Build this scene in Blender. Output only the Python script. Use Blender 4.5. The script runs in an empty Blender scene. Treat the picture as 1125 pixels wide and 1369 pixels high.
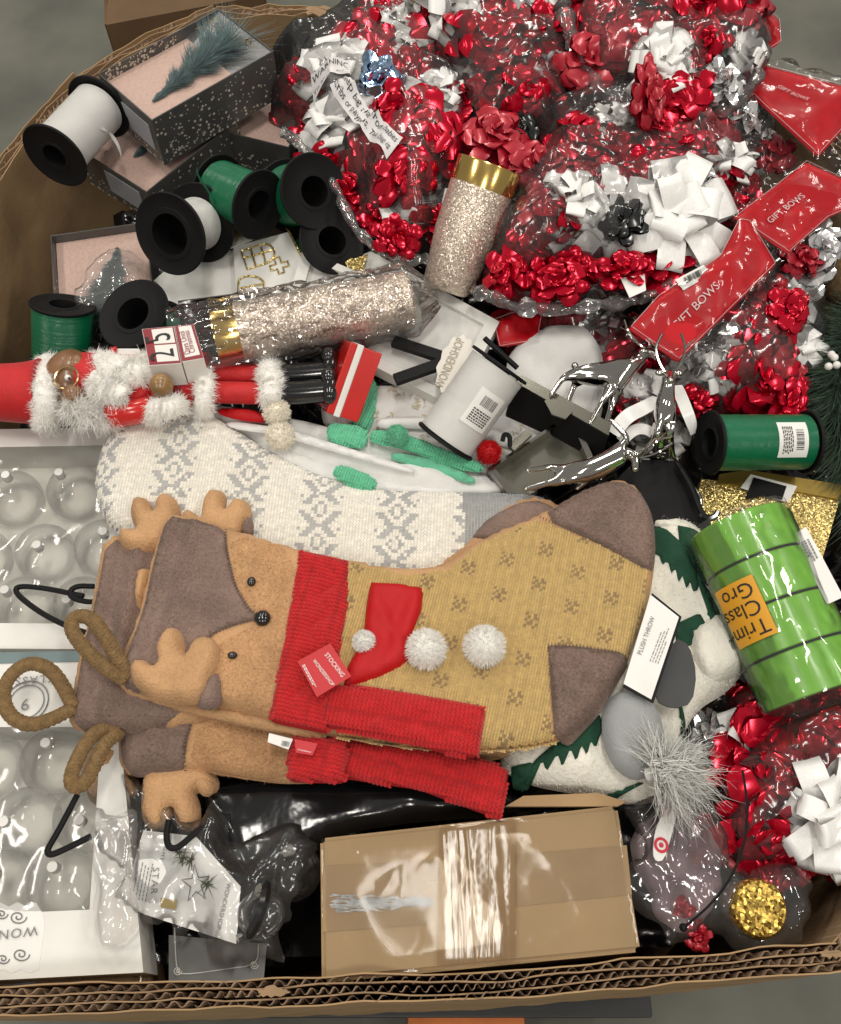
import bpy, bmesh, math, random
import numpy as np
from mathutils import Vector, Matrix, geometry

# ------------------------------------------------------------------ camera, light, exposure
scene = bpy.context.scene
R = math.radians
FPX, CX, CY = 1287.0, 562.5, 684.5          # focal length and centre, in pixels of the 1125 x 1369 photograph
PITCH, CAMZ = R(28.0), 1.75                 # camera tilt from straight down, height above the floor
cam_data = bpy.data.cameras.new('camera')
cam_data.sensor_fit = 'VERTICAL'
cam_data.sensor_height = 24.0
cam_data.lens = 24.0 * FPX / 1369.0
cam_data.clip_start, cam_data.clip_end = 0.02, 100.0
cam = bpy.data.objects.new('camera', cam_data)
cam.location = (0, 0, CAMZ)
cam.rotation_euler = (PITCH, 0, 0)
scene.collection.objects.link(cam)
scene.camera = cam

world = bpy.data.worlds.new('World')
scene.world = world
world.use_nodes = True
world.node_tree.nodes['Background'].inputs[0].default_value = (1.0, 0.95, 0.87, 1)
world.node_tree.nodes['Background'].inputs[1].default_value = 0.27

def area_light(loc, sx, sy, power, col=(1.0, 0.95, 0.87), rot=(0, 0, 0)):
    d = bpy.data.lights.new('ceiling_lamp', 'AREA')
    d.shape, d.size, d.size_y, d.energy, d.color = 'RECTANGLE', sx, sy, power, col
    o = bpy.data.objects.new('ceiling_lamp', d)
    o.location, o.rotation_euler = loc, rot
    scene.collection.objects.link(o)
for ix in range(-1, 2):                     # rows of high-bay lamps under the hall roof
    for iy in range(-1, 3):
        area_light((0.12+3.2*ix, 0.55+3.3*iy, 4.9), 0.36, 1.2, 45)

scene.view_settings.view_transform = 'Standard'
scene.view_settings.look = 'None'
scene.view_settings.exposure = 0.08
scene.view_settings.gamma = 1.0
scene.cycles.max_bounces = 10
scene.cycles.transparent_max_bounces = 40
scene.cycles.glossy_bounces = 5
scene.cycles.caustics_reflective = False
scene.cycles.caustics_refractive = False
scene.cycles.use_denoising = True
scene.cycles.sample_clamp_indirect = 4.0

# ------------------------------------------------------------------ geometry helpers
rng = np.random.default_rng(7)
random.seed(7)
C = scene.collection
CAMP = Vector((0, 0, CAMZ))
_cp, _sp = math.cos(PITCH), math.sin(PITCH)

def ray(px, py):
    x, y, z = (px - CX) / FPX, -(py - CY) / FPX, -1.0
    return Vector((x, y * _cp - z * _sp, y * _sp + z * _cp))

class Pl:
    """A plane in the place, through the point seen at (px, py) at height z, with slopes gx, gy."""
    def __init__(s, z, px=562, py=684, gx=0.0, gy=0.0):
        d = ray(px, py)
        s.p = CAMP + d * ((z - CAMZ) / d.z)
        s.gx, s.gy = gx, gy
        s.n = Vector((-gx, -gy, 1)).normalized()
    def __call__(s, px, py, lift=0.0):
        d = ray(px, py)
        t = (s.p - CAMP).dot(s.n) / d.dot(s.n)
        return CAMP + d * t + s.n * lift
    def z(s, x, y):
        return s.p.z + s.gx * (x - s.p.x) + s.gy * (y - s.p.y)
    def up(s, h):
        q = Pl(1.0); q.p = s.p + s.n * h; q.gx, q.gy, q.n = s.gx, s.gy, s.n
        return q

def P(px, py, z):
    return Pl(z)(px, py)

def frame(a, b, n):
    """Matrix at a, x axis towards b, z axis close to n."""
    x = (b - a).normalized(); n = Vector(n)
    y = n.cross(x).normalized(); z = x.cross(y)
    return Matrix(((x.x, y.x, z.x, a.x), (x.y, y.y, z.y, a.y), (x.z, y.z, z.z, a.z), (0, 0, 0, 1)))

# numpy value noise
_perm = np.random.default_rng(3).random((64, 64, 64))
def vnoise(x, y, z=0.0):
    x, y, z = np.broadcast_arrays(np.asarray(x, float), np.asarray(y, float), np.asarray(z, float))
    i, j, k = np.floor(x).astype(int), np.floor(y).astype(int), np.floor(z).astype(int)
    u, v, w = x - i, y - j, z - k
    u, v, w = u*u*(3-2*u), v*v*(3-2*v), w*w*(3-2*w)
    def g(a, b, c): return _perm[(i+a) % 64, (j+b) % 64, (k+c) % 64]
    r0 = (g(0,0,0)*(1-u)+g(1,0,0)*u)*(1-v) + (g(0,1,0)*(1-u)+g(1,1,0)*u)*v
    r1 = (g(0,0,1)*(1-u)+g(1,0,1)*u)*(1-v) + (g(0,1,1)*(1-u)+g(1,1,1)*u)*v
    return (r0*(1-w) + r1*w)*2 - 1
def fbm(x, y, z=0.0, o=3):
    s, a = 0, 1.0
    for k in range(o):
        s = s + a*vnoise(x*2**k+k*7.3, y*2**k+k*3.1, z+k*5.7); a *= .5
    return s
def ridged(x, y, z=0.0, o=2):
    s, a = 0, 1.0
    for k in range(o):
        s = s + a*(1-np.abs(vnoise(x*2**k+k*7.3, y*2**k+k*3.1, z+k*5.7)))**3; a *= .5
    return s

ROOT = {}
def thing(name, label, cat, group=None, at=None, M=None):
    o = bpy.data.objects.new(name, None)
    o.empty_display_size = 0.02
    C.objects.link(o)
    m = M.copy() if M is not None else Matrix.Translation(at if at is not None else Vector((0, 0, 0)))
    o.matrix_world = m
    ROOT[o.name] = m
    tag(o, label, cat, group)
    return o
def tag(o, label=None, cat=None, group=None, kind=None):
    if label: o['label'] = label
    if cat: o['category'] = cat
    if group: o['group'] = group
    if kind: o['kind'] = kind
    return o
def rootm(o):
    while o.parent: o = o.parent
    return ROOT.get(o.name, Matrix.Identity(4))

class MB:
    def __init__(s):
        s.v, s.f, s.col, s.mi = [], [], None, []
    def add(s, vs, fs, T=None, mi=0):
        b = len(s.v)
        for p in vs:
            p = Vector(p)
            s.v.append(T @ p if T is not None else p)
        for f in fs: s.f.append(tuple(i+b for i in f)); s.mi.append(mi)
        return s
    def box(s, lo, hi, T=None, mi=0):
        x0, y0, z0 = lo; x1, y1, z1 = hi
        return s.add([(x0,y0,z0),(x1,y0,z0),(x1,y1,z0),(x0,y1,z0),(x0,y0,z1),(x1,y0,z1),(x1,y1,z1),(x0,y1,z1)],
                     [(0,3,2,1),(4,5,6,7),(0,1,5,4),(1,2,6,5),(2,3,7,6),(3,0,4,7)], T, mi)
    def bbox(s, lo, hi, b=.002, T=None):
        """box with chamfered edges"""
        bm = bmesh.new(); bmesh.ops.create_cube(bm, size=1)
        for v in bm.verts:
            v.co = Vector([lo[i] + (v.co[i]+.5)*(hi[i]-lo[i]) for i in range(3)])
        bmesh.ops.bevel(bm, geom=bm.edges[:], offset=b, segments=2, affect='EDGES', profile=.6)
        bm.verts.index_update()
        s.add([v.co.copy() for v in bm.verts], [[v.index for v in f.verts] for f in bm.faces], T); bm.free()
        return s
    def lathe(s, prof, seg=40, T=None, closed=False, wob=None, mi=0):
        """profile of (radius, z) about the local z axis"""
        vs, fs = [], []
        for k in range(seg):
            a = 2*math.pi*k/seg
            for (r, z) in prof:
                rr = r*(1+(wob(a, z) if wob else 0))
                vs.append((rr*math.cos(a), rr*math.sin(a), z))
        n = len(prof)
        for k in range(seg):
            for i in range(n if closed else n-1):
                j = (i+1) % n; k2 = (k+1) % seg
                fs.append((k*n+i, k2*n+i, k2*n+j, k*n+j))
        return s.add(vs, fs, T, mi)
    def tube(s, pts, r, seg=8, caps=True, closed=False, mi=0):
        pts = [Vector(p) for p in pts]; n = len(pts)
        rr = r if isinstance(r, (list, tuple, np.ndarray)) else [r]*n
        vs, fs = [], []
        up = None
        for i, p in enumerate(pts):
            if closed: t = pts[(i+1) % n]-pts[i-1]
            else: t = pts[min(i+1, n-1)]-pts[max(i-1, 0)]
            t = t.normalized() if t.length > 1e-9 else Vector((0,0,1))
            if up is None:
                up = Vector((0,0,1)) if abs(t.z) < .9 else Vector((1,0,0))
            up = (up - t*up.dot(t)).normalized()
            b = t.cross(up)
            for k in range(seg):
                a = 2*math.pi*k/seg
                vs.append(p + (up*math.cos(a)+b*math.sin(a))*rr[i])
        m = n if closed else n-1
        for i in range(m):
            i2 = (i+1) % n
            for k in range(seg):
                k2 = (k+1) % seg
                fs.append((i*seg+k, i*seg+k2, i2*seg+k2, i2*seg+k))
        if caps and not closed:
            fs.append(tuple(range(seg-1, -1, -1))); fs.append(tuple((n-1)*seg+k for k in range(seg)))
        return s.add(vs, fs, None, mi)
    def prism(s, poly, n, th, mi=0):
        """polygon of world points, extruded th along n (downwards if negative)"""
        k = len(poly); poly = [Vector(p) for p in poly]
        nn = Vector((0,0,0))
        for i in range(k): nn += (poly[i]).cross(poly[(i+1) % k])
        if nn.dot(n) < 0: poly = poly[::-1]
        bot = [p - Vector(n)*th for p in poly]
        fs = [tuple(range(k)), tuple(range(2*k-1, k-1, -1))]
        for i in range(k):
            j = (i+1) % k
            fs.append((i, k+i, k+j, j))
        return s.add(poly+bot, fs, None, mi)
    def sphere(s, c, r, seg=16, rings=10, sc=(1,1,1), T=None, mi=0):
        vs, fs = [], []
        for i in range(rings+1):
            t = math.pi*i/rings
            for k in range(seg):
                a = 2*math.pi*k/seg
                vs.append((c[0]+r*sc[0]*math.sin(t)*math.cos(a), c[1]+r*sc[1]*math.sin(t)*math.sin(a), c[2]+r*sc[2]*math.cos(t)))
        for i in range(rings):
            for k in range(seg):
                k2 = (k+1) % seg
                if i == 0: fs.append((k, seg+k, seg+k2))
                elif i == rings-1: fs.append((i*seg+k, (i+1)*seg+k, i*seg+k2))
                else: fs.append((i*seg+k, (i+1)*seg+k, (i+1)*seg+k2, i*seg+k2))
        return s.add(vs, fs, T, mi)
    def build(s, name, mat, parent=None, world=False, smooth=True, kind=None, label=None, sharp=40):
        vs = s.v
        if parent is not None and world:
            inv = rootm(parent).inverted()
            vs = [inv @ p for p in vs]
        me = bpy.data.meshes.new(name)
        me.from_pydata([tuple(p) for p in vs], [], s.f)
        return finish(me, name, mat, parent, smooth, kind, label, sharp, s.mi)

def finish(me, name, mat, parent=None, smooth=True, kind=None, label=None, sharp=40, mi=None):
    mats = mat if isinstance(mat, (list, tuple)) else [mat]
    for m in mats: me.materials.append(m)
    if mi and len(mats) > 1: me.polygons.foreach_set('material_index', np.array(mi, dtype=np.int32))
    if smooth:
        me.polygons.foreach_set('use_smooth', np.ones(len(me.polygons), dtype=bool))
        if sharp: me.set_sharp_from_angle(angle=R(sharp))
    me.update()
    o = bpy.data.objects.new(name, me)
    C.objects.link(o)
    if parent is not None: o.parent = parent
    if kind: o['kind'] = kind
    if label: o['label'] = label
    return o

def np_mesh(name, V, F, mat, parent=None, world=True, smooth=True, col=None, kind=None, sharp=None, label=None):
    """mesh from numpy arrays; F is (n,3) or (n,4); col per-vertex rgb"""
    V = np.asarray(V, float)
    if parent is not None and world:
        inv = np.array(rootm(parent).inverted())
        V = V @ inv[:3, :3].T + inv[:3, 3]
    me = bpy.data.meshes.new(name)
    n, k = F.shape
    me.vertices.add(len(V)); me.vertices.foreach_set('co', V.astype(np.float32).ravel())
    me.loops.add(n*k); me.loops.foreach_set('vertex_index', F.astype(np.int32).ravel())
    me.polygons.add(n); me.polygons.foreach_set('loop_start', np.arange(0, n*k, k, dtype=np.int32))
    me.update(calc_edges=True)
    if col is not None:
        at = me.color_attributes.new('yarn', 'FLOAT_COLOR', 'POINT')
        c4 = np.ones((len(V), 4), np.float32); c4[:, :3] = col
        at.data.foreach_set('color', c4.ravel())
    me.validate()
    return finish(me, name, mat, parent, smooth, kind, label, sharp)

def smooth_poly(pts, n=90, it=2):
    """Chaikin-rounded closed outline"""
    p = np.array(pts, float)
    for _ in range(it):
        q = np.roll(p, -1, axis=0)
        p = np.stack([.78*p+.22*q, .22*p+.78*q], 1).reshape(-1, 2)
    return p
def smooth_path(pts, it=3):
    p = [Vector(q) for q in pts]
    for _ in range(it):
        q = [p[0]]
        for a, b in zip(p[:-1], p[1:]): q += [a*.75+b*.25, a*.25+b*.75]
        p = q+[p[-1]]
    return p
def resample(p, step):
    """closed 2-D outline resampled at a step"""
    p = np.asarray(p, float); q = np.vstack([p, p[:1]])
    d = np.hypot(*np.diff(q, axis=0).T); s = np.r_[0, np.cumsum(d)]
    n = max(8, int(s[-1]/step)); t = np.linspace(0, s[-1], n, endpoint=False)
    return np.c_[np.interp(t, s, q[:, 0]), np.interp(t, s, q[:, 1])]
def inside(poly, x, y):
    poly = np.asarray(poly); r = np.zeros(x.shape, bool)
    n = len(poly)
    for i in range(n):
        (x0, y0), (x1, y1) = poly[i], poly[(i+1) % n]
        c = ((y0 > y) != (y1 > y))
        with np.errstate(divide='ignore', invalid='ignore'):
            r ^= c & (x < (x1-x0)*(y-y0)/(y1-y0+1e-30)+x0)
    return r
def bdist(poly, x, y):
    poly = np.asarray(poly); d = np.full(x.shape, 1e9)
    n = len(poly)
    for i in range(n):
        a, b = poly[i], poly[(i+1) % n]; ab = b-a; L = (ab**2).sum()+1e-18
        t = np.clip(((x-a[0])*ab[0]+(y-a[1])*ab[1])/L, 0, 1)
        d = np.minimum(d, np.hypot(x-a[0]-t*ab[0], y-a[1]-t*ab[1]))
    return d

class Soft:
    """A soft flat thing lying on a plane: outline (photo pixels seen on that plane), thickness and edge roll."""
    def __init__(s, px, pl, thick, roll, wr=0.0, wscale=12, seed=0, rnd=2, extra=None, jag=0.0):
        q = smooth_poly(px, it=rnd) if rnd else np.array(px, float)
        w = [pl(a, b) for a, b in q]
        s.poly = resample(np.array([(p.x, p.y) for p in w]), .006)
        if jag:
            c = s.poly.mean(0); k = np.arange(len(s.poly)); dd = s.poly-c; dd /= np.linalg.norm(dd, axis=1, keepdims=True)
            s.poly = s.poly+dd*(jag*(fbm(k*.16, seed*3.1, .5, 3)))[:, None]
        s.pl, s.thick, s.roll, s.wr, s.ws, s.seed, s.extra = pl, thick, roll, wr, wscale, seed, extra
        s.c = s.poly.mean(0); s.masked = False
    def prof(s, x, y):
        d = np.where(inside(s.poly, x, y), bdist(s.poly, x, y), 0.0) if s.masked else bdist(s.poly, x, y); t = np.clip(d/s.roll, 0, 1)
        return np.sqrt(np.clip(1-(1-t)**2, 0, 1)), d
    def h(s, x, y, lift=0.0):
        x = np.asarray(x, float); y = np.asarray(y, float)
        pr, d = s.prof(x, y)
        w = s.wr*fbm(x*s.ws, y*s.ws, s.seed+.5, 2)*np.clip(d/.012, 0, 1) if s.wr else 0
        e = s.extra(x, y)*np.clip(d/.015, 0, 1) if s.extra is not None else 0
        return s.pl.p.z + s.pl.gx*(x-s.pl.p.x) + s.pl.gy*(y-s.pl.p.y) + s.thick*pr + w + e + lift
    def tri(s, poly, step):
        poly = resample(poly, step) if step else poly
        lo, hi = poly.min(0), poly.max(0)
        gx, gy = np.meshgrid(np.arange(lo[0]+step*.5, hi[0], step), np.arange(lo[1]+step*.5, hi[1], step))
        gx[::2] += step*.25; gx[1::2] -= step*.25
        gx, gy = gx.ravel(), gy.ravel()
        m = inside(poly, gx, gy); gx, gy = gx[m], gy[m]
        m = bdist(poly, gx, gy) > step*.45; gx, gy = gx[m], gy[m]
        n = len(poly)
        pts = [Vector(p) for p in poly]+[Vector((a, b)) for a, b in zip(gx, gy)]
        r = geometry.delaunay_2d_cdt(pts, [(i, (i+1) % n) for i in range(n)], [], 1, 1e-7)
        V = np.array([tuple(p) for p in r[0]]); F = np.array(r[2])
        a, b, c = V[F[:, 0]], V[F[:, 1]], V[F[:, 2]]
        cr = (b[:, 0]-a[:, 0])*(c[:, 1]-a[:, 1])-(b[:, 1]-a[:, 1])*(c[:, 0]-a[:, 0])
        F[cr < 0] = F[cr < 0][:, ::-1]
        return V, F
    def sheet(s, name, mat, parent, step=.006, under=.004, kind=None, label=None, lift=0.0):
        """closed body: top surface, and a bottom a little below the plane"""
        V, F = s.tri(s.poly, step)
        z = s.h(V[:, 0], V[:, 1], lift); n = len(V)
        pr, _ = s.prof(V[:, 0], V[:, 1])
        zb = s.pl.p.z + s.pl.gx*(V[:, 0]-s.pl.p.x) + s.pl.gy*(V[:, 1]-s.pl.p.y) - under*(.15+pr) + lift
        VV = np.vstack([np.c_[V, z], np.c_[V, zb]])
        e = {}
        for f in F:
            for i in range(3):
                a, b = int(f[i]), int(f[(i+1) % 3]); e[(a, b)] = e.get((a, b), 0)+1
        side = []
        for (a, b) in e:
            if (b, a) not in e: side += [(a, a+n, b+n), (a, b+n, b)]
        FF = np.vstack([F, F[:, ::-1]+n, np.array(side)])
        return np_mesh(name, VV, FF, mat, parent, kind=kind, label=label)
    def top(s, name, mat, parent, step=.006, kind=None):
        V, F = s.tri(s.poly, step)
        return np_mesh(name, np.c_[V, s.h(V[:, 0], V[:, 1])], F, mat, parent, kind=kind)
    def patch(s, name, px, mat, parent, lift=.0012, step=.005, rnd=1, th=.0012, label=None, pl=None):
        """a piece sewn on top: follows the surface"""
        q = smooth_poly(px, it=rnd) if rnd else np.array(px, float)
        pl = pl or s.pl.up(s.thick)
        poly = resample(np.array([tuple(pl(a, b))[:2] for a, b in q]), step)
        V, F = s.tri(poly, step); n = len(V)
        d = bdist(poly, V[:, 0], V[:, 1])
        s.masked = True
        z = s.h(V[:, 0], V[:, 1], lift)+th*np.clip(d/.002, 0, 1)
        zb = s.h(V[:, 0], V[:, 1], lift-.003); s.masked = False
        e = set()
        for f in F:
            for i in range(3): e.add((int(f[i]), int(f[(i+1) % 3])))
        side = []
        for (a, b) in e:
            if (b, a) not in e: side += [(a, a+n, b+n), (a, b+n, b)]
        FF = np.vstack([F, np.array(side)])
        o = np_mesh(name, np.vstack([np.c_[V, z], np.c_[V, zb]]), FF, mat, parent, label=label)
        o['_poly'] = 0; del o['_poly']
        return o, poly

def stitches(name, S, clip, du, dv, ang, mat, parent, colfn, lift=0.0, fat=1.0, seed=0, bend=None, jit=.06):
    """Knit surface: pairs of slanted lobes on a grid over soft thing S, inside clip polygon(s) (world xy)."""
    r = np.random.default_rng(seed)
    clip = np.asarray(clip); c0 = clip.mean(0)
    ca, sa = math.cos(ang), math.sin(ang)
    L = np.c_[(clip[:, 0]-c0[0])*ca+(clip[:, 1]-c0[1])*sa, -(clip[:, 0]-c0[0])*sa+(clip[:, 1]-c0[1])*ca]
    lo, hi = L.min(0)-du*3, L.max(0)+dv*3
    iu, iv = np.meshgrid(np.arange(int((hi[0]-lo[0])/du)+1), np.arange(int((hi[1]-lo[1])/dv)+1))
    iu, iv = iu.ravel(), iv.ravel()
    u, v = lo[0]+iu*du, lo[1]+iv*dv
    if bend is not None: u, v = bend(u, v)
    x = c0[0]+u*ca-v*sa; y = c0[1]+u*sa+v*ca
    m = inside(clip, x, y)
    iu, iv, x, y = iu[m], iv[m], x[m], y[m]
    n = len(x)
    col = np.asarray(colfn(iu, iv, x, y))
    # template lobe: half ellipsoid, 6 around x 3 along
    tv, tf = [], []
    segs = [(-.62, .25), (-.25, .95), (.25, .95), (.62, .25)]
    for (a, w) in segs:
        for k in range(4):
            t = math.pi*k/3
            tv.append((a, w*.5*math.cos(t), w*.55*math.sin(t)))
    for i in range(3):
        for k in range(3):
            tf.append((i*4+k, (i+1)*4+k, (i+1)*4+k+1, i*4+k+1))
    tv = np.array(tv); tf = np.array(tf)
    VV, FF, CC = [], [], []
    e = .0015
    hx = (S.h(x+e, y)-S.h(x-e, y))/(2*e); hy = (S.h(x, y+e)-S.h(x, y-e))/(2*e)
    hx, hy = np.clip(hx, -3, 3), np.clip(hy, -3, 3)
    z0 = S.h(x, y, lift)
    for sgn in (-1, 1):
        th = sgn*.62 + r.normal(0, jit, n)
        ct, st = np.cos(th), np.sin(th)
        # along = u axis of the stitch, across = v axis; lobes sit at +-dv/4
        lx = tv[None, :, 0]*du*1.05; ly = tv[None, :, 1]*dv*.62*fat
        uu = lx*ct[:, None]-ly*st[:, None]; vv = lx*st[:, None]*.9+ly*ct[:, None]+sgn*dv*.25
        X = x[:, None]+uu*ca-vv*sa; Y = y[:, None]+uu*sa+vv*ca
        dx, dy = X-x[:, None], Y-y[:, None]
        Z = z0[:, None]+hx[:, None]*dx+hy[:, None]*dy+tv[None, :, 2]*min(du, dv)*.75*fat
        base = len(VV)*n*len(tv)
        VV.append(np.stack([X, Y, Z], 2).reshape(-1, 3))
        FF.append((tf[None]+(np.arange(n)*len(tv))[:, None, None]).reshape(-1, 4)+base)
        CC.append(np.repeat(col*(1+r.normal(0, .05, (n, 1))), len(tv), 0))
    return np_mesh(name, np.vstack(VV), np.vstack(FF), mat, parent, col=np.clip(np.vstack(CC), 0, 1), kind='stuff')

def strands(name, roots, dirs, length, width, mat, parent, droop=0.4, seg=3, seed=0, jit=.35, curl=0.0, kind='stuff', wave=0.0):
    """thin tapered ribbons: fur, tassels, needles"""
    r = np.random.default_rng(seed)
    roots = np.asarray(roots, float); dirs = np.asarray(dirs, float); n = len(roots)
    dirs = dirs/np.linalg.norm(dirs, axis=1, keepdims=True)
    dirs = dirs + r.normal(0, jit, (n, 3)); dirs /= np.linalg.norm(dirs, axis=1, keepdims=True)
    Ls = length*(.6+.6*r.random(n)); side = np.cross(dirs, r.normal(0, 1, (n, 3))); side /= np.linalg.norm(side, axis=1, keepdims=True)
    cdir = r.normal(0, 1, (n, 3))*curl; ph1, ph2 = r.uniform(0, 6.28, n), r.uniform(0, 6.28, n)
    V = []
    for i in range(seg+1):
        t = i/seg
        c = roots+dirs*(Ls*t)[:, None]+cdir*(Ls*t*t)[:, None]; c[:, 2] -= droop*Ls*t*t
        if wave: c = c+side*(wave*t*np.sin(t*7+ph1))[:, None]+np.cross(dirs, side)*(wave*t*np.sin(t*6+ph2))[:, None]
        w = width*(1-.85*t)*.5
        V += [c-side*w, c+side*w]
    V = np.stack(V, 1)
    m = 2*(seg+1)
    F = np.array([(2*i, 2*i+1, 2*i+3, 2*i+2) for i in range(seg)])
    FF = (F[None]+(np.arange(n)*m)[:, None, None]).reshape(-1, 4)
    return np_mesh(name, V.reshape(-1, 3), FF, mat, parent, kind=kind)

_font_cache = {}
def text_verts(s, spacing=1.0):
    cu = bpy.data.curves.new('lettering', 'FONT'); cu.body = s; cu.resolution_u = 3; cu.space_character = spacing
    ob = bpy.data.objects.new('lettering', cu); C.objects.link(ob)
    dg = bpy.context.evaluated_depsgraph_get()
    me = bpy.data.meshes.new_from_object(ob.evaluated_get(dg))
    V = [v.co.copy() for v in me.vertices]; F = [tuple(p.vertices) for p in me.polygons]
    bpy.data.objects.remove(ob); bpy.data.curves.remove(cu); bpy.data.meshes.remove(me)
    return V, F
def text(s, a, b, n, mat, parent, lift=.0006, name='lettering', world=True, tall=1.0, warp=None, spacing=1.0):
    """lettering from world point a to b, lying on the surface with normal n"""
    V, F = text_verts(s, spacing)
    x0, x1 = min(v.x for v in V), max(v.x for v in V)
    y0 = 0.0
    k = (b-a).length/(x1-x0)
    T = frame(a, b, n)
    mb = MB()
    mb.add([(warp((v.x-x0)*k, v.y*k*tall) if warp else T @ Vector(((v.x-x0)*k, (v.y-y0)*k*tall, lift))) for v in V], F)
    return mb.build(name, mat, parent, world=world, smooth=False)
def text_px(s, pa, pb, pl, mat, parent, lift=.0008, tall=1.0, name='lettering', spacing=1.0):
    return text(s, pl(*pa), pl(*pb), pl.n, mat, parent, lift, name, True, tall, None, spacing)

def card(name, px, pl, th, mat, parent, label=None, rnd=0, lift=0.0):
    q = smooth_poly(px, it=rnd) if rnd else px
    return MB().prism([pl(a, b, lift) for a, b in q], pl.n, th).build(name, mat, parent, world=True, smooth=False, label=label)
def quad(name, px, pl, th, mat, parent, label=None, lift=0.0):
    return card(name, px, pl, th, mat, parent, label, 0, lift)
def barcode(pa, pb, pc, pl, mat, parent, n=22, seed=1, lift=.0007):
    """bars from pa to pb, height towards pc"""
    r = random.Random(seed); a, b, c = pl(*pa, lift), pl(*pb, lift), pl(*pc, lift)
    mb = MB(); t = 0
    while t < 1:
        w = r.choice((.012, .02, .035)); p = a+(b-a)*t; q = a+(b-a)*min(1, t+w); h = c-a
        mb.add([p, q, q+h, p+h], [(0, 1, 2, 3)]); t += w+r.choice((.015, .025, .04))
    return mb.build('barcode', mat, parent, world=True, smooth=False)
def fine_print(pa, pb, pc, pl, mat, parent, rows=5, seed=1, lift=.0007, fill=.55, name='fine_print'):
    """rows of tiny word-like bars"""
    r = random.Random(seed); a, b, c = pl(*pa, lift), pl(*pb, lift), pl(*pc, lift); mb = MB(); h = (c-a)
    for k in range(rows):
        t = 0; y0, y1 = (k+.2)/rows, (k+.2+fill)/rows
        end = r.uniform(.6, 1)
        while t < end:
            w = r.uniform(.04, .13); p, q = a+(b-a)*t, a+(b-a)*min(1, t+w)
            mb.add([p+h*y0, q+h*y0, q+h*y1, p+h*y1], [(0, 1, 2, 3)]); t += w+.03
    return mb.build(name, mat, parent, world=True, smooth=False)

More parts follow.
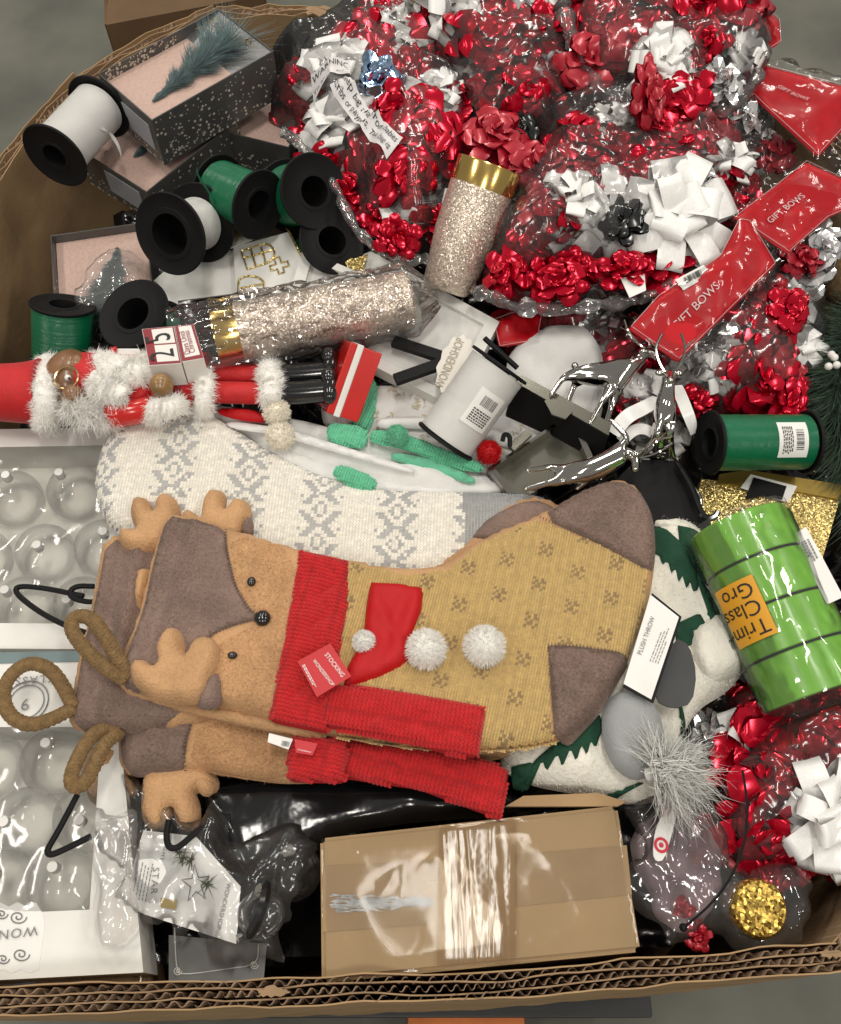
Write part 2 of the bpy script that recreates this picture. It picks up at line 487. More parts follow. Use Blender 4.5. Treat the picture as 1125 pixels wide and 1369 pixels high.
# ------------------------------------------------------------------ materials
MAT = {}
def mat(name, col, rough=.6, metal=0.0, var=.12, vs=30, bump=0.0, bs=250, coat=0.0, sheen=0.0, spec=.5, yarn=False, sat=None,
        bands=None, glit=None, fine=0.0, fs=500):
    if name in MAT: return MAT[name]
    m = bpy.data.materials.new(name); m.use_nodes = True; MAT[name] = m
    nt = m.node_tree; N, L = nt.nodes, nt.links
    b = N['Principled BSDF']
    b.inputs['Roughness'].default_value = rough; b.inputs['Metallic'].default_value = metal
    b.inputs['Coat Weight'].default_value = coat; b.inputs['Coat Roughness'].default_value = .12
    b.inputs['Specular IOR Level'].default_value = spec
    if sheen: b.inputs['Sheen Weight'].default_value = sheen; b.inputs['Sheen Roughness'].default_value = .45
    tc = N.new('ShaderNodeTexCoord')
    if yarn:
        at = N.new('ShaderNodeAttribute'); at.attribute_name = 'yarn'
        src = at.outputs['Color']
    else:
        rgb = N.new('ShaderNodeRGB'); rgb.outputs[0].default_value = (*col, 1); src = rgb.outputs[0]
    if var:
        nz = N.new('ShaderNodeTexNoise'); nz.inputs['Scale'].default_value = vs; nz.inputs['Detail'].default_value = 5
        L.new(tc.outputs['Object'], nz.inputs['Vector'])
        mr = N.new('ShaderNodeMapRange'); mr.inputs['From Min'].default_value = .3; mr.inputs['From Max'].default_value = .7
        mr.inputs['To Min'].default_value = 1-var; mr.inputs['To Max'].default_value = 1+var
        L.new(nz.outputs[0], mr.inputs['Value'])
        mx = N.new('ShaderNodeVectorMath'); mx.operation = 'SCALE'
        L.new(src, mx.inputs[0]); L.new(mr.outputs[0], mx.inputs['Scale']); src = mx.outputs[0]
    if fine:
        nz = N.new('ShaderNodeTexNoise'); nz.inputs['Scale'].default_value = fs; nz.inputs['Detail'].default_value = 2
        L.new(tc.outputs['Object'], nz.inputs['Vector'])
        mr = N.new('ShaderNodeMapRange'); mr.inputs['From Min'].default_value = .3; mr.inputs['From Max'].default_value = .7
        mr.inputs['To Min'].default_value = 1-fine; mr.inputs['To Max'].default_value = 1+fine
        L.new(nz.outputs[0], mr.inputs['Value'])
        mx = N.new('ShaderNodeVectorMath'); mx.operation = 'SCALE'
        L.new(src, mx.inputs[0]); L.new(mr.outputs[0], mx.inputs['Scale']); src = mx.outputs[0]
    L.new(src, b.inputs['Base Color'])
    nrm = None
    if bump:
        nb = N.new('ShaderNodeTexNoise'); nb.inputs['Scale'].default_value = bs; nb.inputs['Detail'].default_value = 3
        L.new(tc.outputs['Object'], nb.inputs['Vector'])
        bp = N.new('ShaderNodeBump'); bp.inputs['Strength'].default_value = bump; bp.inputs['Distance'].default_value = .002
        L.new(nb.outputs[0], bp.inputs['Height']); nrm = bp.outputs[0]
    if bands:   # (axis, scale, strength): windings or ribs
        wv = N.new('ShaderNodeTexWave'); wv.wave_type = 'BANDS'; wv.bands_direction = bands[0]
        wv.inputs['Scale'].default_value = bands[1]; wv.inputs['Distortion'].default_value = bands[3] if len(bands) > 3 else .6
        wv.inputs['Detail'].default_value = 2; wv.inputs['Detail Scale'].default_value = .3
        L.new(tc.outputs['Object'], wv.inputs['Vector'])
        bp = N.new('ShaderNodeBump'); bp.inputs['Strength'].default_value = bands[2]; bp.inputs['Distance'].default_value = .0015
        L.new(wv.outputs['Fac'], bp.inputs['Height'])
        if nrm is not None: L.new(nrm, bp.inputs['Normal'])
        nrm = bp.outputs[0]
    if glit:    # (scale, strength): glitter flakes, each with its own facing
        vo = N.new('ShaderNodeTexVoronoi'); vo.inputs['Scale'].default_value = glit[0]
        L.new(tc.outputs['Object'], vo.inputs['Vector'])
        s1 = N.new('ShaderNodeVectorMath'); s1.operation = 'SUBTRACT'; s1.inputs[1].default_value = (.5, .5, .5)
        L.new(vo.outputs['Color'], s1.inputs[0])
        s2 = N.new('ShaderNodeVectorMath'); s2.operation = 'SCALE'; s2.inputs['Scale'].default_value = glit[1]
        L.new(s1.outputs[0], s2.inputs[0])
        gn = N.new('ShaderNodeNewGeometry')
        s3 = N.new('ShaderNodeVectorMath'); s3.operation = 'ADD'
        L.new(s2.outputs[0], s3.inputs[0]); L.new(gn.outputs['Normal'], s3.inputs[1])
        s4 = N.new('ShaderNodeVectorMath'); s4.operation = 'NORMALIZE'; L.new(s3.outputs[0], s4.inputs[0])
        nrm = s4.outputs[0]
    if nrm is not None: L.new(nrm, b.inputs['Normal'])
    return m

def film(name, tint=(1, 1, 1), haze=.03, k=1.0, base=.03, cr=18, fine=70, bstr=.9, rough=.09, hcol=(.8, .8, .8), stretch=(1, 1, 1)):
    """clear plastic film: see-through with glossy creases"""
    if name in MAT: return MAT[name]
    m = bpy.data.materials.new(name); m.use_nodes = True; MAT[name] = m
    nt = m.node_tree; N, L = nt.nodes, nt.links
    for n in list(N):
        if n.type != 'OUTPUT_MATERIAL': N.remove(n)
    out = N['Material Output'] if 'Material Output' in N else N.new('ShaderNodeOutputMaterial')
    tc = N.new('ShaderNodeTexCoord'); mp = N.new('ShaderNodeMapping'); mp.inputs['Scale'].default_value = stretch
    L.new(tc.outputs['Object'], mp.inputs['Vector'])
    n1 = N.new('ShaderNodeTexNoise'); n1.noise_type = 'RIDGED_MULTIFRACTAL'; n1.inputs['Scale'].default_value = cr; n1.inputs['Detail'].default_value = 1.2
    n1.inputs['Distortion'].default_value = .6
    L.new(mp.outputs[0], n1.inputs['Vector'])
    v1 = N.new('ShaderNodeTexVoronoi'); v1.feature = 'DISTANCE_TO_EDGE'; v1.inputs['Scale'].default_value = fine; v1.inputs['Randomness'].default_value = 1
    wn = N.new('ShaderNodeTexNoise'); wn.inputs['Scale'].default_value = 25
    L.new(mp.outputs[0], wn.inputs['Vector'])
    wm = N.new('ShaderNodeVectorMath'); wm.operation = 'SCALE'; wm.inputs['Scale'].default_value = .05; L.new(wn.outputs['Color'], wm.inputs[0])
    wa = N.new('ShaderNodeVectorMath'); wa.operation = 'ADD'; L.new(mp.outputs[0], wa.inputs[0]); L.new(wm.outputs[0], wa.inputs[1])
    L.new(wa.outputs[0], v1.inputs['Vector'])
    cl = N.new('ShaderNodeMapRange'); cl.interpolation_type = 'SMOOTHSTEP'; cl.inputs['From Max'].default_value = .13; L.new(v1.outputs['Distance'], cl.inputs['Value'])
    fd = N.new('ShaderNodeMapRange'); fd.inputs['From Min'].default_value = .5; fd.inputs['From Max'].default_value = .7; L.new(wn.outputs[0], fd.inputs['Value'])
    cm = N.new('ShaderNodeMath'); cm.operation = 'MULTIPLY'; L.new(cl.outputs[0], cm.inputs[0]); L.new(fd.outputs[0], cm.inputs[1])
    v2 = N.new('ShaderNodeTexVoronoi'); v2.feature = 'DISTANCE_TO_EDGE'; v2.inputs['Scale'].default_value = fine*2.3; L.new(wa.outputs[0], v2.inputs['Vector'])
    c2 = N.new('ShaderNodeMapRange'); c2.interpolation_type = 'SMOOTHSTEP'; c2.inputs['From Max'].default_value = .12; L.new(v2.outputs['Distance'], c2.inputs['Value'])
    c3 = N.new('ShaderNodeMath'); c3.operation = 'MULTIPLY_ADD'; c3.inputs[1].default_value = .05; L.new(c2.outputs[0], c3.inputs[0]); L.new(cm.outputs[0], c3.inputs[2])
    b1 = N.new('ShaderNodeBump'); b1.inputs['Strength'].default_value = bstr*.6; b1.inputs['Distance'].default_value = .006
    L.new(n1.outputs[0], b1.inputs['Height'])
    b2 = N.new('ShaderNodeBump'); b2.inputs['Strength'].default_value = min(1, bstr*.75); b2.inputs['Distance'].default_value = .004
    L.new(c3.outputs[0], b2.inputs['Height']); L.new(b1.outputs[0], b2.inputs['Normal'])
    fr = N.new('ShaderNodeFresnel'); fr.inputs['IOR'].default_value = 1.5; L.new(b2.outputs[0], fr.inputs['Normal'])
    ma = N.new('ShaderNodeMath'); ma.operation = 'MULTIPLY_ADD'; ma.inputs[1].default_value = k; ma.inputs[2].default_value = base; ma.use_clamp = True
    L.new(fr.outputs[0], ma.inputs[0])
    tr = N.new('ShaderNodeBsdfTransparent'); tr.inputs[0].default_value = (*tint, 1)
    gl = N.new('ShaderNodeBsdfGlossy'); gl.inputs['Roughness'].default_value = rough; L.new(b2.outputs[0], gl.inputs['Normal'])
    df = N.new('ShaderNodeBsdfDiffuse'); df.inputs[0].default_value = (*hcol, 1)
    m1 = N.new('ShaderNodeMixShader'); m1.inputs[0].default_value = haze; L.new(tr.outputs[0], m1.inputs[1]); L.new(df.outputs[0], m1.inputs[2])
    m2 = N.new('ShaderNodeMixShader'); L.new(ma.outputs[0], m2.inputs[0]); L.new(m1.outputs[0], m2.inputs[1]); L.new(gl.outputs[0], m2.inputs[2])
    L.new(m2.outputs[0], out.inputs['Surface'])
    return m

# palette
cardboard = mat('cardboard', (.33, .205, .105), .82, var=.16, vs=14, bump=.25, bs=140)
cardboard_in = mat('cardboard_inside', (.36, .23, .115), .85, var=.18, vs=10, bump=.2, bs=120, bands=('X', 60, .12, .3))
flute_mat = mat('flute_paper', (.27, .18, .115), .85, var=.15, vs=60)
liner_mat = mat('liner_paper', (.29, .185, .1), .85, var=.2, vs=40, bump=.2)
concrete = mat('concrete', (.105, .105, .082), .5, var=.4, vs=3.5, bump=.15, bs=60)
black_pl = mat('black_plastic', (.012, .012, .013), .45, var=.2, bump=.1, bs=90)
black_gl = mat('black_gloss', (.01, .01, .011), .12, var=0, coat=.5)
black_mt = mat('black_matt', (.006, .006, .0065), .55, var=.1, spec=.2)
orange_p = mat('orange_paint', (.6, .16, .02), .5, var=.15)
white_rib = mat('white_ribbon', (.78, .77, .74), .3, var=.05, bands=('Z', 300, .6, 4.0), spec=.6)
green_rib = mat('green_ribbon', (.0, .14, .058), .3, var=.08, bands=('Z', 260, .45, 4.0), spec=.6)
lime_rib = mat('lime_ribbon', (.24, .66, .045), .22, var=.06, bands=('Z', 400, .12, 3.0), coat=.3)
white_pap = mat('white_paper', (.78, .77, .74), .6, var=.04)
white_card = mat('white_card', (.74, .73, .69), .55, var=.06, vs=20)
grey_lab = mat('grey_label', (.33, .34, .37), .5, var=.08)
ink = mat('black_ink', (.015, .015, .015), .6, var=0)
grey_ink = mat('grey_ink', (.2, .2, .2), .6, var=0)
silver_card = mat('silver_card', (.10, .10, .095), .38, .4, var=.15, bump=.05)
foil_dot = mat('foil_dot', (.7, .66, .56), .3, .35, var=0)
gold_foil = mat('gold_foil', (.75, .55, .2), .2, 1.0, var=0)
blush = mat('blush_glitter_card', (.72, .5, .42), .5, .0, var=.1, vs=300, bump=.3, bs=900)
teal_need = mat('teal_needles', (.09, .15, .155), .55, var=.3, vs=120)
silver_inner = mat('silver_inner', (.55, .55, .55), .22, .9, var=.05, bump=.1, bs=30)
clear_win = film('window_film', haze=.006, k=.5, base=.0, cr=5, fine=6, bstr=.12, rough=.04)
crinkle = film('crinkled_film', haze=.03, k=1.0, base=.014, cr=7, fine=10, bstr=.65, rough=.14)
crinkle_fine = film('thin_crinkled_film', haze=.03, k=1.0, base=.02, cr=12, fine=20, bstr=.65, rough=.08)
crinkle_heavy = film('cloudy_film', tint=(.95, .93, .92), haze=.09, k=1.1, base=.03, cr=14, fine=18, bstr=.75, rough=.1)
tape_film = film('packing_tape', tint=(.93, .88, .8), haze=.01, k=.65, base=.006, cr=30, fine=40, bstr=.22, rough=.14, stretch=(1, .12, 1))
black_film = mat('black_film', (.008, .008, .009), .16, var=0, bump=.8, bs=28, coat=.3)

# ------------------------------------------------------------------ setting: floor
fl = MB(); fl.add([(-9, -9, 0), (9, -9, 0), (9, 9, 0), (-9, 9, 0)], [(0, 1, 2, 3)])
tag(fl.build('floor', concrete, smooth=False), kind='structure')

# ------------------------------------------------------------------ the big corrugated bin
RIM = .90
OCT = [Vector(p) for p in ((-.40, .010), (.335, .043), (.545, .25), (.56, .9), (.42, 1.19), (-.285, 1.245), (-.45, 1.10), (-.535, .905), (-.57, .21))]
bin_ = thing('cardboard_bin', 'huge open corrugated cardboard bin that holds all the goods', 'cardboard bin', at=Vector((0, .6, .14)))
cxy = sum((Vector(p) for p in OCT), Vector((0, 0)))/9
def wall_panel(a, b, k, off0, lay):
    """one wall: liners as standing sheets, wavy fluting between them, raw top edge on show"""
    d = (b-a); L = d.length; t = d/L; nrm = Vector((t.y, -t.x))          # outward
    n = max(16, int(L/.012))
    s = np.linspace(0, L, n)
    bow = (.006*np.sin(np.pi*s/L)+.0025*fbm(s*9, k*3.3, 1.0)*np.sin(np.pi*s/L))
    top = RIM+.004*fbm(s*7, k*1.7, 4.0)+.0015*fbm(s*60, k, 2.0)
    th = .0066
    pan = MB()
    for j in range(lay+1):
        o = off0+j*th
        vs = []
        for i in range(n):
            dz = .0045*float(fbm(s[i]*30, j*5+k, 1., 3)); wo = .0016*float(fbm(s[i]*28, j*9+k, 7., 2))
            for oo in (o-.0006, o+.0006):
                p = a+t*s[i]+nrm*(oo+bow[i]+wo)
                vs += [(p.x, p.y, .14), (p.x, p.y, top[i]+dz)]
        fs = []
        for i in range(n-1):
            A, B = 4*i, 4*i+4
            fs += [(A, A+1, B+1, B), (A+2, B+2, B+3, A+3), (A+1, A+3, B+3, B+1)]
        fs += [(0, 2, 3, 1), (4*n-4, 4*n-3, 4*n-1, 4*n-2)]
        pan.add(vs, fs, mi=0 if j in (0, lay) else 1)
    po = pan.build('wall_panel', [cardboard_in, liner_mat], bin_, world=True, smooth=False)
    for j in range(lay):
        lam = .0095 if j % 2 else .0118
        m = int(L/lam*8); ss = np.linspace(0, L, m)
        ph = 2*np.pi*ss/lam+4.5*fbm(ss*12, j+k*2., 3.)+j
        oo = off0+(j+.5)*th+np.interp(ss, s, bow)+(th*.5-.0012)*np.clip(1.35*np.sin(ph), -1, 1)
        zt = np.interp(ss, s, top)-.003+.004*fbm(ss*60, j*3+k, 2., 2)
        x = a.x+t.x*ss+nrm.x*oo; y = a.y+t.y*ss+nrm.y*oo
        V = np.empty((m*2, 3)); V[0::2] = np.c_[x, y, zt]; V[1::2] = np.c_[x, y, zt-.06]
        # give the flute paper a visible raw edge
        W = V.copy(); W[:, 0] += nrm.x*.0007+t.x*.0005; W[:, 1] += nrm.y*.0007+t.y*.0005
        i = np.arange(m-1)*2
        F = np.vstack([np.c_[i, i+1, i+3, i+2], np.c_[i, i+2, i+2+2*m, i+2*m], np.c_[i+2*m, i+2+2*m, i+3+2*m, i+1+2*m]])
        np_mesh('fluting', np.vstack([V, W]), F, flute_mat, po, kind='stuff', smooth=False)
    return po
for k in range(len(OCT)):
    a, b = OCT[k], OCT[(k+1) % len(OCT)]
    wall_panel(a, b, k, -.014, 3)
bf = MB().prism([Vector((p.x, p.y, .16)) for p in OCT], Vector((0, 0, 1)), .02).build('bottom', cardboard_in, bin_, world=True, smooth=False)
# torn paper scraps on the rim
for px, w in ((365, 30), (1112, 24), (430, 30)):
    py = {365: 1326, 1112: 1275, 430: 14}[px]; w = w*.75
    pl = Pl(RIM+.006)
    mb = MB(); r = random.Random(px)
    pts = []
    for i in range(26):
        a = 2*math.pi*i/26; pts.append(pl(px+w*math.cos(a)*r.uniform(.75, 1.15), py+w*.3*math.sin(a)*r.uniform(.5, 1.4)))
    mb.prism(pts, Vector((0, 0, 1)), .003)
    mb.build('torn_flap', liner_mat, bin_, world=True, smooth=False)

# black crumpled liner sheet that lies under the goods, inside the bin
def liner():
    n = 130; xs = np.linspace(-.53, .53, n); ys = np.linspace(.05, 1.18, n)
    X, Y = np.meshgrid(xs, ys)
    Z = .70+.05*fbm(X*5, Y*5, 2., 3)+.03*ridged(X*9, Y*9, 5.)
    # keep inside the bin
    poly = np.array([(p.x, p.y) for p in OCT]); c = poly.mean(0)
    poly = c+(poly-c)*.955
    m = inside(poly, X.ravel(), Y.ravel()).reshape(X.shape)
    V = np.c_[X.ravel(), Y.ravel(), Z.ravel()]
    idx = np.arange(n*n).reshape(n, n)
    ok = m[:-1, :-1] & m[1:, :-1] & m[:-1, 1:] & m[1:, 1:]
    F = np.stack([idx[:-1, :-1], idx[:-1, 1:], idx[1:, 1:], idx[1:, :-1]], 2)[ok]
    o = np_mesh('plastic_liner', V, F, black_film)
    tag(o, 'crumpled black plastic sheet showing in the gaps under the goods', 'plastic sheet')
liner()

# pallet below, fork under it, neighbour carton on the floor
pal = thing('pallet', 'black plastic pallet edge sticking out below the front of the bin', 'pallet', at=Vector((0, .5, 0)))
mb = MB().bbox((-.5, -.492, .105), (.345, .6, .138), .004); mb.build('deck', black_pl, pal)
for x in (-.42, -.05, .27):
    MB().bbox((x-.05, -.47, 0.0), (x+.05, -.35, .105), .004).build('foot', black_pl, pal)
tag(MB().bbox((-.02, -.03, .03), (.16, .3, .085), .006).build('pallet_jack_fork', orange_p),
    'orange steel fork under the black pallet', 'pallet fork')
shaded_kraft = mat('shaded_kraft', (.13, .075, .035), .85, var=.15, vs=8, bump=.2)  # kraft brown darkened to carry the shade inside the carton
nb = thing('neighbour_carton', 'open carton on the floor behind the bin, shade put into its brown', 'carton', at=Vector((-.5, 1.7, 0)))
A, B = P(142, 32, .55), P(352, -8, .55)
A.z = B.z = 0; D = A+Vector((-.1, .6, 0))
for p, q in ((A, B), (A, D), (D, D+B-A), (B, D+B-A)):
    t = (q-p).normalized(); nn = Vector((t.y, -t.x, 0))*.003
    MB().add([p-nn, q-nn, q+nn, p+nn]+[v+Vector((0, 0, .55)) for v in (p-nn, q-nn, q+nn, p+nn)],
             [(0, 1, 5, 4), (1, 2, 6, 5), (2, 3, 7, 6), (3, 0, 4, 7), (4, 5, 6, 7)]).build('side', shaded_kraft, nb, world=True, smooth=False)
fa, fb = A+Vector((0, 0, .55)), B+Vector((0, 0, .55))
MB().prism([fa, fb, fb+Vector((-.04, .16, .03)), fa+Vector((-.0, .16, .05))], Vector((0, 0, 1)), .004).build('flap', shaded_kraft, nb, world=True, smooth=False)

# ------------------------------------------------------------------ ribbon spools
def spool(label, pa, za, pb, zb, Rf, rb, ribbon, hole=.38, cam_label=None, name='ribbon_spool', flanges=(1, 1), tail=0.0, group='ribbon spools'):
    """a, b: flange centres (pixel, height)."""
    a, b = P(pa[0], pa[1], za), P(pb[0], pb[1], zb)
    ax = (b-a).normalized(); L = (b-a).length
    tocam = CAMP-(a+b)/2; x = (tocam-ax*tocam.dot(ax)).normalized(); y = ax.cross(x)
    M = Matrix(((x.x, y.x, ax.x, a.x), (x.y, y.y, ax.y, a.y), (x.z, y.z, ax.z, a.z), (0, 0, 0, 1)))
    t = thing(name, label, 'ribbon spool', group, M=M)
    th = .0035; rh = Rf*hole
    for k, z in enumerate((0, L)):
        if not flanges[k]: continue
        e = .0009
        MB().lathe([(rh, z-th/2), (rh, z+th/2), (rh*1.25, z+th/2), (rh*1.27, z+th/2-e*.6), (Rf*.93, z+th/2-e*.6), (Rf*.95, z+th/2), (Rf-e, z+th/2), (Rf, z+th/2-e), (Rf, z-th/2+e), (Rf-e, z-th/2),
                    (Rf*.95, z-th/2), (Rf*.93, z-th/2+e*.6), (rh*1.27, z-th/2+e*.6), (rh*1.25, z-th/2)],
                   56, closed=True).build('flange', black_mt, t)
    MB().lathe([(rh, 0), (rh, L), (rh+.002, L), (rh+.002, 0)], 40, closed=True).build('core', black_mt, t)
    # wound ribbon with slightly uneven courses
    n = 46; prof = []
    rr = random.Random(int(pa[0]))
    for i in range(n+1):
        z = .003+(L-.006)*i/n
        prof.append((rb*(1+.006*rr.uniform(-1, 1)), z))
    MB().lathe([(rh+.002, .003)]+prof+[(rh+.002, L-.003)], 72).build('ribbon', ribbon, t, sharp=60)
    if tail:
        vs, fs = [], []; n = 22
        for i in range(n+1):
            f = i/n; a_ = tail+f*.9; rr_ = rb+.0006+.026*f*f+.003*math.sin(f*9)*f
            zc = L*.55+.018*f*math.sin(f*3+tail); tw = .0028
            for s_ in (-1, 1): vs.append((rr_*math.cos(a_), rr_*math.sin(a_), zc+s_*tw*math.cos(f*5)))
        for i in range(n): fs.append((2*i, 2*i+1, 2*i+3, 2*i+2))
        MB().add(vs, fs).build('ribbon_tail', ribbon, t)
    return t, L
def cyl_label(t, L, rb, z0, z1, a0, a1, mat_, name='paper_label', parent=None):
    """a label wrapped on the winding: z0..z1 along the axis, angles about the side that faces up"""
    n = 14; vs, fs = [], []
    for i in range(n+1):
        a = a0+(a1-a0)*i/n
        for r in (rb+.0002, rb+.0006):
            for z in (z0, z1): vs.append((r*math.cos(a), r*math.sin(a), z))
    for i in range(n):
        A, B = 4*i, 4*i+4
        fs += [(A+2, B+2, B+3, A+3), (A, A+2, A+3, A+1) if i == 0 else (A+2, B+2, B, A), (A+3, B+3, B+1, A+1)]
    return MB().add(vs, fs).build(name, mat_, t)
def cyl_marks(t, rb, z0, z1, a0, a1, lab, seed, bars=True, along_z=True):
    """fine print and barcode wrapped on a cylinder label"""
    r = random.Random(seed); mb = MB(); rr = rb+.0009
    def q(za, zb, aa, ab):
        mb.add([(rr*math.cos(aa), rr*math.sin(aa), za), (rr*math.cos(ab), rr*math.sin(ab), za), (rr*math.cos(ab), rr*math.sin(ab), zb), (rr*math.cos(aa), rr*math.sin(aa), zb)], [(0, 1, 2, 3)])
    H = z1-z0; W = a1-a0
    for row in range(6):
        zz = z0+H*(.08+.07*row); a = a0+W*.1
        while a < a0+W*.88:
            w = W*r.uniform(.04, .12); q(zz, zz+H*.04, a, min(a+w, a0+W*.92)); a += w+W*.03
    if bars:
        a = a0+W*.2
        while a < a0+W*.8:
            w = W*r.choice((.012, .02, .03)); q(z0+H*.6, z0+H*.9, a, a+w); a += w+W*r.choice((.015, .03))
    mb.build('fine_print', ink, lab, smooth=False)

spool('white ribbon spool with black flanges perched at the corner of the bin', (74, 208), .965, (133, 143), .955, .040, .031, white_rib, .36, tail=.5)
spool('black spool with little white ribbon, its big open hole facing up', (228, 313), .945, (268, 298), .915, .046, .030, white_rib, .5)
spool('green ribbon spool lying on its side under the speckled silver box', (346, 274), .94, (292, 252), .925, .040, .033, green_rib, .42, tail=-.6)
spool('green ribbon spool behind, against the bow bag, black flange to the front', (420, 256), .94, (388, 262), .90, .043, .036, green_rib, .40)
spool('dark spool half buried beneath the green ones', (444, 322), .90, (420, 345), .84, .040, .030, green_rib, .42)
spool('green ribbon spool standing upright against the bin wall', (84, 408), .90, (84, 482), .845, .036, .0335, green_rib, .4)
spool('tilted spool with a black flange and green ribbon beside the blush box', (179, 420), .905, (208, 446), .86, .043, .034, green_rib, .45)

# ------------------------------------------------------------------ speckled gift boxes with brush trees
def boxframe(pA, pB, pD, pl):
    a, b, d = pl(*pA), pl(*pB), pl(*pD)
    u = (b-a); lu = u.length; u /= lu
    v = (d-a); v -= u*v.dot(u); lv = v.length; v /= lv
    n = u.cross(v)
    return Matrix(((u.x, v.x, n.x, a.x), (u.y, v.y, n.y, a.y), (u.z, v.z, n.z, a.z), (0, 0, 0, 1))), lu, lv
def brush_tree(name, x0, y0, x1, y1, z, w, parent, n=1500, seed=1, m=None, flat=.35):
    """bottle-brush tree lying flat, base at (x0,y0), tip at (x1,y1), local frame"""
    r = np.random.default_rng(seed)
    t = r.random(n)**.75
    ax = np.array([x1-x0, y1-y0, 0.]); L = np.linalg.norm(ax); ax /= L; sd = np.array([-ax[1], ax[0], 0.])
    sgn = r.uniform(-1, 1, n)
    root = np.array([x0, y0, z])+ax*(t*L)[:, None]
    wid = w*(1-t)*(0.75+.25*np.cos(t*26))
    d = sd*(sgn)[:, None]-ax*(.55)+np.array([0, 0, 1.])*(np.abs(r.normal(0, flat, n)))[:, None]
    d /= np.linalg.norm(d, axis=1, keepdims=True)
    V = []; sid = np.cross(d, [0, 0, 1.]); sid /= np.linalg.norm(sid, axis=1, keepdims=True)+1e-9
    ln = wid*(.7+.5*r.random(n))+.002
    for k, f in ((0, 1.), (.5, .9), (1, .15)):
        c = root+d*(ln*k)[:, None]; c[:, 2] -= .002*k*k
        V += [c-sid*.0004*f, c+sid*.0004*f]
    V = np.stack(V, 1); F = np.array([(0, 1, 3, 2), (2, 3, 5, 4)])
    FF = (F[None]+(np.arange(n)*6)[:, None, None]).reshape(-1, 4)
    return np_mesh(name, V.reshape(-1, 3), FF, m or teal_need, parent, world=False, kind='stuff')
def gift_box(label, pA, pB, pD, pl, h, tree, panel=None, seed=0, lab=None, dotn=260, dense=(1, 1)):
    M, lu, lv = boxframe(pA, pB, pD, pl)
    t = thing('gift_box', label, 'gift box', 'speckled silver gift boxes', M=M)
    w = .0016; r = random.Random(seed)
    def side(lo, hi): return MB().bbox(lo, hi, .0006).build('side', silver_card, t, smooth=False)
    s0 = side((0, 0, -h), (lu, w, 0)); s1 = side((0, lv-w, -h), (lu, lv, 0))
    s2 = side((0, w, -h), (w, lv-w, 0)); s3 = side((lu-w, w, -h), (lu, lv-w, 0))
    MB().box((w, w, -h), (lu-w, lv-w, -h+.002)).build('bottom', silver_card, t, smooth=False)
    px1 = lu*(1-panel) if panel else lu-w
    dp = .014
    MB().box((w+.0005, w+.0005, -dp-.002), (px1, lv-w-.0005, -dp)).build('backing_card', blush, t, smooth=False)
    if panel:
        MB().add([(px1, w, -dp), (lu-w, w, -.002), (lu-w, lv-w, -.002), (px1, lv-w, -dp)], [(0, 1, 2, 3)]).build('end_panel', silver_inner, t, smooth=False)
    brush_tree('brush_tree', tree[0]*lu, tree[1]*lv, tree[2]*lu, tree[3]*lv, -dp+.003, tree[4]*lv, t, 2600, seed+1)
    MB().add([(0, 0, .0004), (lu, 0, .0004), (lu, lv, .0004), (0, lv, .0004)], [(0, 1, 2, 3)]).build('window', clear_win, t, smooth=False)
    # foil dots on the long and short sides and inside the far side
    mb = MB()
    def dot(o, eu, ev, rad):
        k = 7
        mb.add([o+(eu*math.cos(2*math.pi*i/k)+ev*math.sin(2*math.pi*i/k))*rad for i in range(k)], [tuple(range(k))])
    X, Y, Z = Vector((1, 0, 0)), Vector((0, 1, 0)), Vector((0, 0, 1))
    for i in range(dotn):
        q = r.random()
        rad = r.choice((.0007, .001, .0013, .0018))
        zz = -h*.04-(h*.92)*(1-r.random()**(1.6))
        x = lu*(r.random()**.8 if dense[0] else r.random())
        if q < .5: dot(Vector((lu*.99-x*.98, -.0005, zz)), X, Z, rad)
        elif q < .75: dot(Vector((-.0005, lv*(.02+.96*r.random()), -h*.98+h*.45*r.random()**2)), -Y, Z, rad)
        else: dot(Vector((lu*.03+.6*lu*r.random(), lv-w-.0006, -dp*r.random())), X, Z, rad)
    mb.build('foil_dots', foil_dot, t, smooth=False, kind='stuff')
    if lab:
        y0, y1, z0, z1 = lab
        MB().box((-.0012, y0*lv, z0*h), (-.0003, y1*lv, z1*h)).build('sticker', grey_lab, t, smooth=False)
    return t, lu, lv, M
t, lu, lv, M = gift_box('speckled silver gift box on top, its window showing a teal brush tree', (203, 161), (366, 68), (122, 103), Pl(.985), .066,
             (.86, .55, .14, .36, .62), .30, 3, (.1, .75, -.75, -.2), 420)
a_, b_ = M @ Vector((lu*.80, lv*.82, -.003)), M @ Vector((lu*.95, lv*.22, 0))
text('Tis the', M @ Vector((lu*.76, lv*.86, -.0)), M @ Vector((lu*.93, lv*.86, .004)), M.col[2].to_3d(), gold_foil, t, -.004)
text('To', M @ Vector((lu*.84, lv*.42, -.0)), M @ Vector((lu*.95, lv*.30, .002)), M.col[2].to_3d(), gold_foil, t, -.004)
gift_box('speckled silver gift box beneath the top one, grey sticker on its end', (196, 257), (318, 160), (64, 226), Pl(.915), .055,
         (.78, .5, .25, .55, .62), None, 5, (.12, .62, -.75, -.15), 300)
gift_box('speckled box with a blush card lying behind the green spools', (386, 197), (430, 120), (292, 172), Pl(.905), .05,
         (.98, .3, .5, .4, .5), None, 8, None, 150)
gift_box('open blush glitter box with a teal tree, below the other speckled boxes', (206, 402), (196, 296), (72, 402), Pl(.875, 140, 350, 0, .12), .05,
         (.02, .5, .80, .34, .55), None, 11, None, 60)

